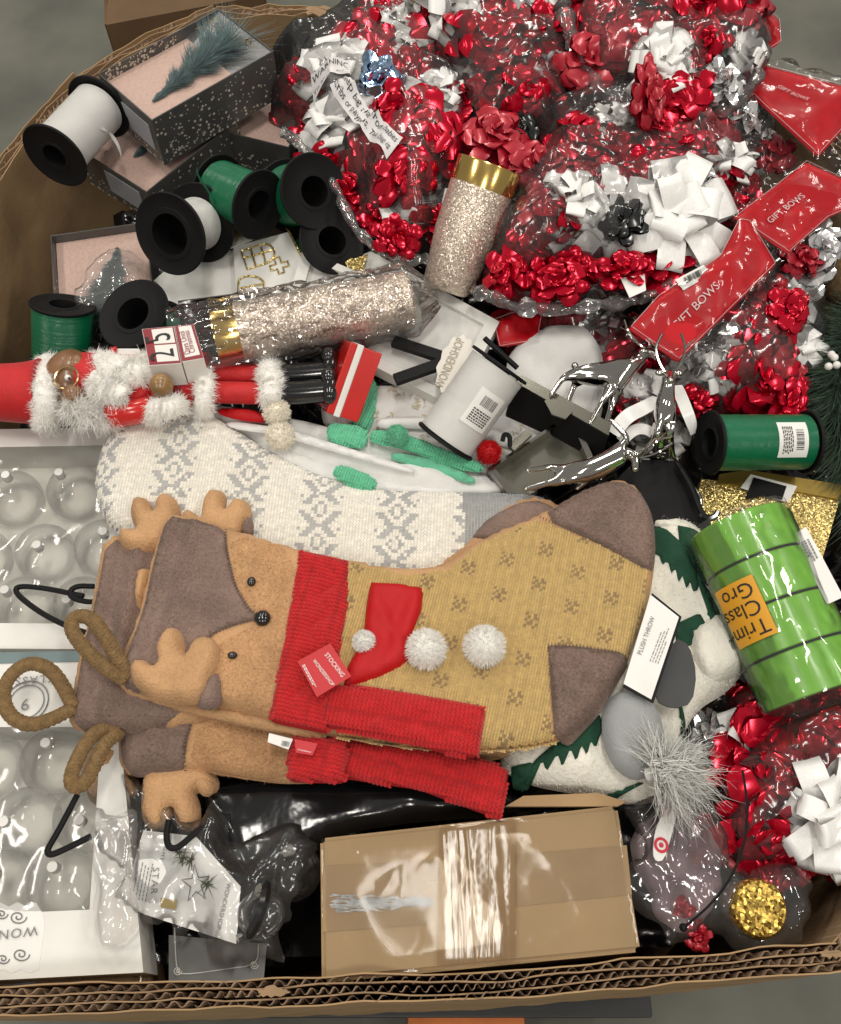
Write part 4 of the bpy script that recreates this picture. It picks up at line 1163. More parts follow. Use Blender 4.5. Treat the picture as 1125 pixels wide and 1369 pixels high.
velvet = mat('red_velvet', (.5, .006, .008), .6, var=.1, vs=60, bump=.3, bs=300, sheen=.1)
red_paint = mat('red_gloss_paint', (.55, .012, .008), .22, var=.04, coat=.5)
white_paint = mat('white_paint', (.76, .74, .7), .35, var=.03)
brown_skin = mat('brown_wood_skin', (.22, .105, .045), .35, var=.2, vs=40, coat=.3)
gold_wire = mat('gold_wire', (.7, .5, .25), .2, 1.0, var=0)
white_fl = mat('white_fleece', (.72, .71, .69), .9, var=.06, vs=30, bump=.3, bs=500, sheen=.3)
mint = mat('mint_knit', (.14, .5, .31), .85, var=.12, vs=90, bump=.9, bs=420, sheen=.3)
pompom_w = mat('cream_pompom', (.8, .75, .64), .9, var=.1, vs=100)
gold_print = mat('gold_print', (.55, .47, .32), .5, .3, var=.1)
stitch_dk = mat('dark_thread', (.12, .085, .07), .8, var=0)
rope_m = mat('brown_rope', (.19, .115, .045), .85, var=.25, vs=200, bump=.4, bs=600)

def ridge_line(pa, pb, z, w, h):
    a, b = P(*pa, z), P(*pb, z); d = (b-a); L = math.hypot(d.x, d.y); nx, ny = -d.y/L, d.x/L
    return lambda x, y: h*np.exp(-(((x-a.x)*nx+(y-a.y)*ny)/w)**2)
def ridges(*ls): return lambda x, y: sum(f(x, y) for f in ls)
def pompom(name, c, r, m, parent=None, n=900, seed=1, length=.5, width=.0016, core=.86):
    """yarn ball: a core and a coat of short strands"""
    rr = np.random.default_rng(seed)
    d = rr.normal(0, 1, (n, 3)); d /= np.linalg.norm(d, axis=1, keepdims=True)
    d[:, 2] = np.where(d[:, 2] < -.5, -d[:, 2], d[:, 2])
    o = MB().sphere(c, r*core, 18, 12).build(name, m, parent, world=parent is not None)
    cc = np.array(tuple(c))
    roots = cc+d*r*(core-.1)
    par = o if parent is None else o
    if parent is None: ROOT[o.name] = Matrix.Identity(4)
    strands('yarn_ends', roots, d, r*.26, width, m, par, droop=.05, seg=2, seed=seed, jit=.25)
    return o

# ------------------------------------------------------------------ lying figurine in a red suit
fz = .90
def fp(x, y, dz=0.0): return P(x, y, fz+dz)
PX = .00079                      # metres for one photo pixel at the figurine
fig = thing('holiday_figurine', 'bearded holiday figurine in a red fur-trimmed suit lying on its back', 'figurine', at=fp(200, 520, -.04))
def fur(name, pts, r, n, length, parent, seed, m=fur_w, droop=.3, width=.0007, jit=.3, lead=(0, 0, 0)):
    """tube of fur round a path"""
    pts = smooth_path(pts, 2); rr = np.random.default_rng(seed)
    rad = r if isinstance(r, list) else [r]*len(pts)
    o = MB().tube(pts, [x*.9 for x in rad] if isinstance(r, list) else r*.9, 14).build(name, m, parent, world=True)
    i = rr.integers(0, len(pts)-1, n); f = rr.random(n)
    A = np.array([tuple(p) for p in pts]); c = A[i]*(1-f)[:, None]+A[i+1]*f[:, None]
    t = A[i+1]-A[i]; t /= np.linalg.norm(t, axis=1, keepdims=True)+1e-9
    d = rr.normal(0, 1, (n, 3)); d -= t*(d*t).sum(1, keepdims=True); d /= np.linalg.norm(d, axis=1, keepdims=True)
    d[:, 2] = np.where(d[:, 2] < -.4, -d[:, 2], d[:, 2])
    rd = np.array(rad)[np.minimum(i, len(rad)-1)]
    rt_ = c+d*(rd*.85)[:, None]; cl_ = np.stack([vnoise(rt_[:, 0]*150+q*9, rt_[:, 1]*150, rt_[:, 2]*150+q*3) for q in range(3)], 1)
    d = d*.8+cl_*1.1
    strands('fur', rt_, d+np.array(lead), length, width, m, o, droop=droop, seg=3, seed=seed+1, jit=jit, curl=.25)
    return o
# hat, trim, head
hp_ = smooth_path([fp(-70, 512), fp(-20, 524), fp(30, 526), fp(58, 524)], 2)
MB().tube(hp_, list(np.linspace(.026, .036, len(hp_))), 22).build('hat', velvet, fig, world=True)
fur('hat_trim', [fp(64, 486, -.01), fp(62, 505, .022), fp(60, 530, .026), fp(60, 558, .004), fp(62, 568, -.015)], .0125, 4200, .0065, fig, 3)
hd_ = MB().sphere(fp(95, 508, .006), .030, 24, 16, (.92, 1.15, 1.0)); hd_.sphere(fp(102, 484, .028), .0075, 12, 8, (1.1, 1.4, .9)); hd_.sphere(fp(98, 527, .026), .011, 12, 8)
head = hd_.build('head', brown_skin, fig, world=True)
def ring(c, r, w, n, m, nm, par, seg=28):
    n = Vector(n).normalized(); x = n.orthogonal().normalized(); y = n.cross(x)
    return MB().tube([c+(x*math.cos(2*math.pi*k/seg)+y*math.sin(2*math.pi*k/seg))*r for k in range(seg)], w, 6, closed=True).build(nm, m, par, world=True)
ring(fp(89, 505, .036), .0125, .0011, (-.1, -.2, 1), gold_wire, 'glasses_rim', head)
ring(fp(99, 478, .012), .011, .0011, (-.1, .6, .8), gold_wire, 'glasses_rim', head)
MB().sphere(fp(91, 505, .0345), .0035, 10, 8).build('eye', mat('eye_white', (.8, .78, .74), .2, var=0), head, world=True)
MB().sphere(fp(93, 506, .0375), .0016, 8, 6).build('pupil', black_gl, head, world=True)
# torso, collar, beard
tp = smooth_path([fp(112, 512), fp(160, 515), fp(215, 515), fp(282, 512)], 2)
MB().tube(tp, [.033]*len(tp), 24).build('coat', velvet, fig, world=True)
fur('hair', [fp(128, 484, -.005), fp(132, 500, .026), fp(130, 530, .022)], .011, 2500, .008, fig, 5)
fur('beard', [fp(95, 542, .012), fp(110, 550, .016), fp(130, 555, .014), fp(146, 552, .008)], .012, 4200, .015, fig, 7, droop=.15, lead=(.5, -.7, .1), jit=.3)
fur('fur_lapel', [fp(132, 492, .014), fp(160, 495, .03), fp(186, 505, .03), fp(200, 488, .018)], .0175, 6000, .0072, fig, 9)
fur('fur_lapel', [fp(135, 520, .03), fp(150, 528, .032), fp(168, 530, .026)], .013, 3500, .007, fig, 11)
fur('coat_hem', [fp(272, 492, .0), fp(274, 510, .03), fp(272, 540, .02), fp(270, 556, -.01)], .010, 2500, .006, fig, 13)
# arm, cuff, hand
ap = smooth_path([fp(150, 553, .0), fp(160, 553, .012), fp(185, 550, .018), fp(205, 545, .02)], 2)
MB().tube(ap, list(np.linspace(.0155, .0125, len(ap))), 16).build('sleeve', red_paint, fig, world=True)
MB().sphere(fp(158, 552, .012), .0165, 18, 12).build('shoulder', red_paint, fig, world=True)
fur('cuff', [fp(204, 556, .012), fp(212, 545, .03), fp(226, 548, .03), fp(236, 540, .02)], .0125, 4000, .0062, fig, 15)
hand = MB().sphere(fp(216, 515, .045), .0125, 20, 14); hand.build('hand', mat('wood_grain_ball', (.25, .14, .05), .3, var=.5, vs=25, coat=.4, bands=('Y', 60, .2)), fig, world=True)
MB().tube(smooth_path([fp(212, 545, .025), fp(216, 530, .034), fp(216, 518, .042)]), .006, 10).build('wrist', velvet, fig, world=True)
ub = smooth_path([fp(170, 540, .012), fp(190, 528, .02), fp(204, 510, .02)], 2)
MB().tube(ub, .008, 10).build('strap', velvet, fig, world=True)
# belt, legs, boots, base
MB().tube([fp(238, 513), fp(252, 513)], .0345, 24).build('belt', mat('dark_red_glitter', (.22, .006, .012), .5, var=.5, vs=400), fig, world=True)
for k, (y0, y1, dz) in enumerate(((500, 502, .0), (524, 526, .008))):
    MB().tube(smooth_path([fp(276, y0, dz), fp(310, y0+1, dz), fp(352, y1, dz)]), .0118, 20).build('trouser_leg', velvet, fig, world=True)
    b = smooth_path([fp(368, y0+2, dz), fp(400, y0+1, dz), fp(436, y0-2, dz)], 2)
    o = MB().tube(b, [.0125]*len(b), 20)
    o.sphere(fp(442, y0-10+k*3, dz+.004), .0115, 16, 10, (.85, 1.9, 1.0)); o.sphere(fp(440, y0-24+k*4, dz+.01), .010, 14, 10, (.9, 1.1, 1.0))
    o.build('boot', black_gl, fig, world=True)
fur('boot_cuff', [fp(358, 484, -.004), fp(360, 500, .016), fp(364, 520, .022), fp(362, 536, .008)], .0125, 4500, .0062, fig, 17)
bm_ = thing
bc = fp(452, 502, -.004); X = ((fp(470, 503)-fp(440, 500)).normalized()*math.cos(R(24))-Vector((0, 0, 1))*math.sin(R(24))).normalized(); Y = Vector((0, 0, 1)).cross(X).normalized(); Z = X.cross(Y)
BM = Matrix(((X.x, Y.x, Z.x, bc.x), (X.y, Y.y, Z.y, bc.y), (X.z, Y.z, Z.z, bc.z), (0, 0, 0, 1))) @ Matrix.Rotation(R(38), 4, 'X')
hw = .039
for nm, x0, x1, m, g in (('base_plate', -.006, .002, red_paint, 0), ('base_stripe', .002, .009, white_paint, .0008), ('base_block', .009, .030, red_paint, -.0005)):
    MB().bbox((x0, -hw-g, -hw-g), (x1, hw+g, hw+g), .0012, T=BM).build(nm, m, fig, world=True, smooth=False)
# gifts: calendar blocks on the figurine's belly
cal = thing('countdown_calendar', 'white wooden countdown blocks showing 2 and 5 on the figurine', 'calendar', at=fp(232, 485, .03))
dred = mat('dark_red_print', (.26, .02, .03), .5, var=.1)
pc = Pl(.958, 232, 470, 0, -.10)
def cal_block(q, h):
    MB().prism([pc(*p) for p in q], pc.n, h).build('block', white_paint, cal, world=True, smooth=False)
    c = sum(np.array(p, float) for p in q)/4
    card('red_frame', [tuple(c+(np.array(p)-c)*.97) for p in q], pc, .0005, dred, cal, lift=.0006)
cal_block([(190, 440), (233, 436), (243, 486), (200, 489)], .032)
cal_block([(234, 436), (259, 433), (273, 479), (244, 484)], .032)
for q in ([(203, 442), (231, 439), (235, 459), (207, 461)], [(207, 463), (236, 461), (240, 483), (211, 485)], [(239, 438), (256, 436), (268, 475), (248, 479)]):
    card('tile', q, pc, .0008, white_paint, cal, lift=.0014)
text_px('2', (234, 478), (232, 467), pc, ink, cal, lift=.0018, tall=1.3); text_px('5', (229, 455), (227, 445), pc, ink, cal, lift=.0018, tall=1.3)
text_px('Days Until', (255, 474), (247, 444), pc, dred, cal, lift=.0018, tall=1.0); text_px('Christmas', (262, 472), (253, 443), pc, dred, cal, lift=.0018, tall=1.0)
pk = Pl(.93)
wt = thing('small_white_tag', 'small white tag with a red corner behind the figurine', 'tag', at=P(165, 472, .9))
card('card', [(150, 475), (152, 466), (186, 466), (190, 476)], Pl(.905), .002, white_pap, wt); card('red_corner', [(148, 474), (148, 464), (156, 463), (157, 473)], Pl(.908), .002, red_fab, wt)

# ------------------------------------------------------------------ white and mint stockings under the figurine
def soft_thing(name, label, cat, px, z, thick, roll, m, group=None, wr=.004, ws=14, seed=1, rnd=2, gx=0, gy=0, step=.007, part='body', extra=None):
    c = np.mean(np.array(px, float), 0); pl = Pl(z, c[0], c[1], gx, gy)
    S = Soft(px, pl, thick, roll, wr, ws, seed, rnd, extra)
    t = thing(name, label, cat, group, at=pl(*c))
    S.sheet(part, m, t, step)
    return t, S
w1, SW1 = soft_thing('white_stocking', 'white stocking with pale gold print lying flat beside the spool', 'stocking',
    [(430, 520), (560, 515), (650, 525), (740, 560), (730, 610), (680, 650), (600, 640), (500, 600), (430, 575)], .856, .009, .012, white_fl, wr=.005, ws=10, seed=3)
mb = MB()
for k in range(46):
    x, y = random.uniform(500, 715), random.uniform(522, 635)
    p = SW1.pl(x, y)
    if not inside(SW1.poly, np.array([p.x]), np.array([p.y]))[0]: continue
    for j in range(5):
        a = random.uniform(0, 6.28); q = p+Vector((math.cos(a), math.sin(a), 0))*random.uniform(.002, .007); e = Vector((math.cos(a+1), math.sin(a+1), 0))
        pts = [q-e*.003, q+e*.003, q+e*.002+Vector((.001, .0014, 0)), q-e*.002+Vector((.001, .0014, 0))]
        z = SW1.h(np.array([v.x for v in pts]), np.array([v.y for v in pts]), .0008)
        mb.add([Vector((v.x, v.y, zz)) for v, zz in zip(pts, z)], [(0, 1, 2, 3)])
mb.build('gold_print', gold_print, w1, world=True, smooth=False, kind='stuff')
w2, SW2 = soft_thing('white_stocking', 'long white stocking fold running below the lying figurine', 'stocking',
    [(262, 552), (285, 540), (330, 548), (420, 565), (520, 595), (640, 630), (690, 655), (640, 672), (540, 660), (430, 632), (340, 596)], .870, .010, .014, white_fl, seed=5, wr=.007, ws=20, extra=ridges(ridge_line((290, 560), (660, 655), .885, .005, .007), ridge_line((330, 590), (600, 655), .885, .004, -.004)))
w3, SW3 = soft_thing('white_stocking', 'second white stocking fold tucked against the fair isle stocking', 'stocking',
    [(290, 575), (330, 580), (430, 612), (540, 640), (650, 662), (640, 690), (540, 680), (430, 665), (340, 625)], .866, .010, .012, white_fl, seed=8, wr=.007, ws=20, extra=ridges(ridge_line((320, 590), (640, 672), .88, .004, .006)))
w4, SW4 = soft_thing('white_fleece_cuff', 'rounded white fleece cuff behind the gunmetal stocking holder', 'cuff',
    [(676, 480), (700, 452), (735, 438), (785, 440), (805, 465), (810, 520), (800, 580), (750, 590), (710, 560), (680, 520)], .868, .02, .022, white_fl, seed=9, wr=.004)
for k, (px, z, lab) in enumerate((([(288, 546), (330, 545), (362, 556), (360, 566), (320, 562), (292, 554)], .893, 'red fabric band beside the upper cream pompom'),
                                  ([(328, 598), (345, 600), (362, 612), (356, 618), (336, 608)], .891, 'small red fabric tip lying on the white stocking'),
                                  ([(556, 624), (586, 630), (590, 636), (560, 632)], .882, 'tiny red fabric tip on the white stocking near the mint trim'))):
    t, S = soft_thing('red_fabric_band', lab, 'trim', px, z, .006, .006, red_fab, seed=20+k, rnd=1)
for k, (px, z, lab) in enumerate((([(436, 566), (492, 572), (492, 600), (462, 598), (438, 590)], .884, 'mint knit cuff folded beside the red base'),
                                  ([(470, 500), (506, 505), (500, 560), (490, 580), (468, 570)], .868, 'mint knit band behind the red base'),
                                  ([(492, 576), (540, 580), (600, 605), (648, 622), (646, 634), (600, 624), (540, 600), (494, 592)], .886, 'long mint knit trim running towards the red pompom'),
                                  ([(443, 628), (460, 622), (505, 642), (504, 656), (480, 656), (448, 640)], .888, 'rolled mint knit piece above the fair isle stocking'))):
    tm_, SM_ = soft_thing('mint_knit_band', lab, 'trim', px, z, .006, .006, mint, seed=30+k, rnd=1, wr=.003, ws=30)
    stitches('knit_stitches', SM_, SM_.poly, .0030, .0034, R(-20), yarn_m, tm_, lambda iu, iv, x, y: np.array([[.13, .5, .3]])*np.ones((len(iu), 1)), lift=-.0003, fat=1.1, seed=30+k)
for k, (px, z, lab, m) in enumerate((([(300, 562), (380, 572), (470, 600), (560, 628), (556, 634), (460, 608), (372, 582), (304, 572)], .892, 'narrow white piped edge crossing the stocking folds', white_fl),
                                     ([(500, 560), (560, 556), (640, 566), (700, 590), (690, 602), (630, 582), (560, 572), (505, 574)], .874, 'narrow white hem fold below the white spool', white_fl),
                                     ([(520, 604), (575, 612), (640, 640), (636, 650), (570, 626), (520, 614)], .886, 'slim mint hem beside the long mint trim', mint))):
    soft_thing('hem_strip', lab, 'hem', px, z, .006, .005, m, seed=40+k, rnd=1, wr=.003, ws=30)
for (x, y, z, r, m, lab) in ((370, 551, .905, .0155, pompom_w, 'cream yarn pompom next to the boots'), (375, 583, .897, .0165, pompom_w, 'cream yarn pompom on the white stocking'),
                             (531, 583, .898, .0125, mint, 'mint yarn pompom on the mint trim'), (654, 605, .896, .0135, red_fab, 'red yarn pompom beside the gunmetal holder')):
    o = pompom('pompom', P(x, y, z), r, m, None, 1100, int(x)); tag(o, lab, 'pompom')

# ------------------------------------------------------------------ fair isle knit stocking
fi, SF = soft_thing('fair_isle_stocking', 'cream and grey fair isle knit stocking under the felt stockings', 'stocking',
    [(128, 640), (140, 595), (170, 565), (215, 553), (275, 553), (320, 580), (370, 612), (440, 645), (520, 660), (620, 662), (730, 664), (745, 700), (700, 750), (600, 800), (480, 800), (330, 760), (240, 740), (165, 720), (135, 690)],
    .872, .026, .035, cream_b, wr=.003, ws=9, seed=4, part='lining')
def fi_col(iu, iv, x, y):
    cream, grey, dk = np.array([.78, .745, .67]), np.array([.41, .41, .41]), np.array([.24, .25, .26])
    per, gw = 25, 14
    a = iu % per; b = iv % 10
    band = a < gw
    d = np.abs(b-5); c = np.abs(a-(gw-1)/2.)
    m = band & ~((((c+d).astype(int) % 5) >= 3) | ((c < 1.0) & (d < 2)) | ((c > 4.4) & (b % 5 < 2)))
    m &= ~((iu*3+iv*5) % 13 == 0)
    out = np.where(m[:, None], grey, cream)
    return out
cuff_x = P(705, 690, .89).x
def fi_col2(iu, iv, x, y):
    c = fi_col(iu, iv, x, y)
    m = x > P(620, 690, .89).x
    return np.where(m[:, None], np.array([.3, .305, .31]), c)
stitches('knit_stitches', SF, SF.poly, .0031, .0037, R(-3), yarn_m, fi, fi_col2, lift=-.0005, fat=1.15, seed=3)

# ------------------------------------------------------------------ reindeer felt stockings
A_px = [(222, 688), (262, 696), (320, 712), (400, 738), (470, 752), (545, 766), (598, 758), (640, 722), (715, 694), (770, 662), (815, 645), (850, 650), (873, 690), (877, 745), (868, 805), (842, 880), (800, 950), (765, 988), (700, 1003),
        (640, 1006), (550, 1002), (450, 986), (360, 968), (250, 942), (172, 928), (155, 912), (166, 878), (186, 828), (202, 757)]
def felt(label, px, z, seed, thick=.024, extra=None):
    thick *= .72
    return soft_thing('felt_stocking', label, 'stocking', px, z, thick, .013, tan_fl, 'reindeer felt stockings', .006, 13, seed, 1, step=.006, extra=extra)
def edge_stitch(S, px, parent, n, lift=.003, pl=None, name='overlock_stitch'):
    pl = pl or S.pl.up(S.thick)
    mb = MB(); w = [pl(*p) for p in px]
    seg = [(a, b, (b-a).length) for a, b in zip(w[:-1], w[1:])]; L = sum(s[2] for s in seg); k = 0; acc = 0; step = .0032; pos = 0
    for a, b, l in seg:
        while pos < acc+l:
            p = a+(b-a)*((pos-acc)/l); t = (b-a).normalized(); nn = Vector((-t.y, t.x, 0))
            q0, q1 = p-nn*.0013, p+nn*.0013
            z = S.h(np.array([q0.x, q1.x]), np.array([q0.y, q1.y]), lift)
            mb.tube([Vector((q0.x, q0.y, z[0])), Vector((q1.x, q1.y, z[1]))], .00045, 4); pos += step
        acc += l
    return mb.build(name, stitch_dk, parent, world=True, kind='stuff')
GLY = ["x..x.", ".xx.x", "x.x..", ".x.xx", "x..x."]
SPR = {(i, j) for j, row in enumerate(GLY) for i, ch in enumerate(row) if ch == 'x'}
def mus_col(iu, iv, x, y):
    base, dk = np.array([.53, .37, .145]), np.array([.29, .195, .09])
    ru, rv = 13, 13
    row = iu//ru; a = iu % ru; b = (iv+row*6+(row*row) % 3) % rv
    m = np.zeros(iu.shape, bool)
    for (p, q) in SPR: m |= (a == p+4) & (b == q+4)
    c = np.where(m[:, None], dk, base)
    return c*(1+.05*np.sin(iu*1.7)[:, None])
def red_col(iu, iv, x, y):
    k = (iv % 8); s = np.where((k == 0), .85, 1.0)
    return np.array([.50, .006, .009])[None]*s[:, None]*np.ones((len(iu), 1))
def pxpoly(px, pl, it=1, step=.004):
    q = smooth_poly(px, it=it); return resample(np.array([tuple(pl(a, b))[:2] for a, b in q]), step)
def raised(name, px, S, h, roll, m, parent, seed, wr=.002, rnd=1, gx=0, gy=0, ws=20, step=.005, extra=None, dz=0.0, part=True):
    """padded piece lying on soft thing S (antler, scarf), as a part"""
    c = np.mean(np.array(px, float), 0); pt = S.pl.up(S.thick)
    z = float(S.h(np.array([pt(*c).x]), np.array([pt(*c).y]))[0])+dz
    T = Soft(px, Pl(z, c[0], c[1], gx, gy), h, roll, wr, ws, seed, rnd, extra)
    o = T.sheet(name, m, parent, step)
    return o, T
def antler_px(cx, cy, s, rot, flip=1):
    pts = [(-8, 44), (-34, 42), (-58, 26), (-66, 6), (-56, -9), (-40, -7), (-27, 4), (-34, -22), (-30, -46), (-12, -57), (4, -48), (7, -16), (10, -36), (22, -49), (42, -47), (53, -28), (48, 4), (42, 30), (26, 46)]
    c, sn = math.cos(rot), math.sin(rot)
    return [(cx+s*(flip*x*c-y*sn), cy+s*(flip*x*sn+y*c)) for x, y in pts]
def rope(label, pts, parent, z, r=.0066):
    """two-ply plaited cord along a path"""
    p = smooth_path([P(x, y, zz) for x, y, zz in [(q[0], q[1], z+(q[2] if len(q) > 2 else 0)) for q in pts]], 4)
    # even spacing
    A = np.array([tuple(v) for v in p]); s = np.r_[0, np.cumsum(np.linalg.norm(np.diff(A, axis=0), axis=1))]
    n = int(s[-1]/.0012); t = np.linspace(0, s[-1], n); B = np.c_[[np.interp(t, s, A[:, k]) for k in range(3)]].T
    T = np.gradient(B, axis=0); T /= np.linalg.norm(T, axis=1, keepdims=True)
    up = np.array([0, 0, 1.]); s1 = np.cross(T, up); s1 /= np.linalg.norm(s1, axis=1, keepdims=True)+1e-9; s2 = np.cross(s1, T)
    o = None; mb = MB()
    for k in range(4):
        ph = t/.013*2*np.pi+k*np.pi/2*1.0
        sg = 1 if k % 2 else -1
        off = s1*(np.sin(ph*sg)*r*.62)[:, None]+s2*(np.cos(ph*2*sg)*r*.25)[:, None]
        mb.tube([Vector(v) for v in B+off], r*.46, 7)
    return mb.build('hanging_loop', rope_m, parent, world=True)

# lowest stocking (shows along the bottom edge), then the middle one (shows at its cuff and toe), then the top one
C_px = [(165, 900), (158, 960), (160, 1036), (210, 1036), (262, 1030), (330, 1042), (392, 1050), (480, 1040), (600, 1030), (690, 1010), (770, 985), (800, 930), (700, 900), (400, 900), (250, 900)]
sc, SC = felt('lowest felt reindeer stocking, mostly hidden, tan leg and taupe cuff showing below', C_px, .872, 41, .022, ridges(ridge_line((205, 950), (198, 1035), .9, .006, .004), ridge_line((230, 950), (222, 1035), .9, .004, -.002)))
SC.patch('face_patch', [(168, 905), (160, 960), (162, 1033), (206, 1034), (246, 1028), (250, 990), (266, 945), (250, 905)], taupe_fl, sc)
edge_stitch(SC, [(246, 1028), (250, 990), (264, 950)], sc, 20)
B_px = [(140, 714), (200, 724), (280, 745), (400, 790), (560, 772), (620, 730), (650, 695), (690, 670), (725, 664), (790, 700), (700, 850), (400, 940), (200, 985), (150, 985), (92, 975), (95, 940), (110, 870), (128, 790)]
sb_, SB = felt('middle felt reindeer stocking, its taupe cuff and mustard toe peeking out', B_px, .886, 43, .024, ridges(ridge_line((184, 730), (140, 960), .91, .006, .006), ridge_line((160, 722), (122, 960), .91, .005, -.003), ridge_line((215, 740), (165, 960), .91, .006, -.003)))
SB.patch('face_patch', [(142, 718), (200, 727), (262, 745), (262, 940), (200, 980), (150, 981), (97, 972), (99, 940), (114, 870), (131, 790)], taupe_fl, sb_)
SB.patch('toe_patch', [(625, 712), (655, 690), (692, 672), (726, 668), (760, 690), (720, 712), (675, 722), (640, 720)], taupe_fl, sb_)
clipB = pxpoly([(470, 790), (560, 775), (612, 745), (640, 721), (690, 724), (740, 705), (700, 850), (560, 860), (480, 850)], SB.pl.up(.02))
stitches('knit_stitches', SB, clipB, .0026, .0029, R(-12), yarn_m, sb_, mus_col, lift=.0004, fat=1.1, seed=5)
st_, SA = felt('top felt reindeer stocking with a face, red scarf and white pompoms', A_px, .905, 47, .027, ridges(ridge_line((262, 700), (215, 900), .93, .0055, .005), ridge_line((244, 695), (192, 900), .93, .006, -.003), ridge_line((290, 720), (250, 880), .93, .008, -.002)))
fo, _ = SA.patch('face_patch', [(224, 690), (262, 698), (303, 708), (304, 735), (316, 785), (334, 815), (350, 828), (318, 836), (288, 848), (274, 860), (262, 890), (252, 938), (174, 925), (160, 912), (170, 880), (190, 828), (206, 757)], taupe_fl, st_)
edge_stitch(SA, [(303, 710), (304, 735), (316, 785), (334, 815), (350, 828), (318, 836), (288, 848), (274, 860)], st_, 60)
clipA = pxpoly([(468, 752), (545, 768), (600, 760), (642, 724), (700, 700), (722, 693), (800, 722), (868, 756), (866, 800), (846, 872), (806, 866), (735, 862), (738, 976), (752, 990), (700, 1000), (640, 1002), (550, 998), (450, 984), (455, 860)], SA.pl.up(.024), 0)
stitches('knit_stitches', SA, clipA, .0026, .0029, R(-14), yarn_m, st_, mus_col, lift=.0003, fat=1.1, seed=6)
SA.patch('toe_patch', [(722, 692), (770, 660), (815, 642), (852, 648), (876, 688), (880, 745), (872, 764), (800, 724)], taupe_fl, st_, th=.002)
edge_stitch(SA, [(722, 694), (800, 726), (870, 762)], st_, 60, .0045)
SA.patch('heel_patch', [(733, 862), (775, 863), (848, 876), (804, 950), (766, 990), (742, 980), (737, 920)], taupe_fl, st_, th=.002, rnd=0)
edge_stitch(SA, [(742, 980), (737, 920), (733, 863), (775, 864), (845, 878)], st_, 80, .0045)
# face
pA = SA.pl.up(SA.thick)
def blob(name, x, y, rx, ry, m, parent, S=SA, h=.003):
    q = S.pl.up(S.thick)(x, y); z = float(S.h(np.array([q.x]), np.array([q.y]), .0015)[0])
    return MB().sphere((q.x, q.y, z), 1, 14, 8, (rx, ry, h)).build(name, m, parent, world=True)
blob('eye', 337, 779, .0042, .0048, black_gl, st_); blob('eye', 312, 878, .0045, .0035, black_gl, st_); blob('nose', 352, 828, .0075, .0078, black_gl, st_, h=.0055)
# antlers
raised('antler', antler_px(240, 896, 1.02, .12), SA, .015, .011, tan_fl, st_, 51, dz=-.002, wr=.004, ws=30)
raised('ear', [(262, 948), (268, 918), (282, 902), (294, 896), (300, 920), (296, 945), (286, 950)], SA, .010, .008, taupe_fl, st_, 52, dz=-.002)
raised('folded_edge', [(156, 905), (168, 900), (205, 925), (300, 946), (385, 964), (440, 980), (440, 990), (380, 982), (290, 962), (200, 942), (160, 922)], SA, .008, .008, tan_fl, st_, 53, dz=-.01)
raised('antler', antler_px(206, 705, .78, -.25), SB, .016, .012, tan_fl, sb_, 54, dz=-.004)
raised('antler', antler_px(292, 700, .80, .25), SB, .016, .012, tan_fl, sb_, 55, dz=-.004)
raised('ear', [(322, 716), (328, 694), (338, 688), (340, 712), (334, 722)], SB, .012, .006, taupe_fl, sb_, 56, dz=.0)
raised('ear', [(180, 790), (184, 765), (200, 758), (208, 770), (196, 800), (184, 835)], SB, .014, .008, tan_fl, sb_, 57, dz=.002)
raised('antler', antler_px(235, 1062, .95, 3.0), SC, .018, .014, tan_fl, sc, 58, dz=-.028)
raised('antler', antler_px(150, 1030, .85, 2.7), SC, .016, .014, tan_fl, sc, 59, dz=-.034)
raised('ear', [(258, 1040), (268, 1034), (284, 1040), (290, 1056), (280, 1068), (266, 1062), (262, 1050)], SC, .012, .008, tan_fl, sc, 60, dz=-.018)
# scarves
cable = lambda S, ax, per: (lambda x, y: .0022*np.sin((x*ax[0]+y*ax[1])*per))
def scarf(px, S, parent, dz, seed, ang, h=.010, label=None, rnd=1, roll=.010):
    o, T = raised('scarf', px, S, h, roll, red_knit_b, parent, seed, rnd=rnd, dz=dz, wr=.003, extra=lambda x, y: .0042*np.abs(np.sin((-(x)*math.sin(ang)+y*math.cos(ang))*100+.55*np.sin((x*math.cos(ang)+y*math.sin(ang))*190)))-.002)
    stitches('knit_stitches', T, T.poly, .0037, .0040, ang, yarn_m, o, red_col, lift=-.0004, fat=1.15, seed=seed)
    return o, T
scarf([(392, 985), (466, 988), (466, 1002), (462, 1048), (386, 1046), (384, 1010)], SC, sc, .012, 63, R(78), rnd=0)
scarf([(452, 988), (560, 1000), (660, 1020), (680, 1030), (678, 1050), (670, 1096), (640, 1086), (560, 1056), (452, 1040)], SC, sc, .004, 64, R(-14), rnd=0)
scarf([(400, 737), (469, 752), (467, 800), (458, 862), (446, 925), (440, 982), (361, 966), (368, 920), (381, 850), (394, 780)], SA, st_, -.004, 61, R(78), rnd=0)
scarf([(432, 914), (500, 920), (562, 930), (648, 946), (647, 970), (640, 1014), (610, 1012), (545, 994), (430, 972)], SA, st_, -.003, 62, R(-10), rnd=0)
so, ST = raised('scarf_lining', [(496, 778), (530, 780), (567, 785), (564, 815), (550, 858), (553, 880), (540, 892), (505, 908), (458, 922), (462, 895), (486, 855), (490, 810)], SA, .009, .009, red_fab, st_, 65, dz=.0, wr=.004, ws=24, rnd=0, extra=ridges(ridge_line((505, 800), (550, 880), .95, .004, .005), ridge_line((540, 790), (495, 890), .95, .006, -.003)))
so['label'] = 'smooth red scarf end folded over'
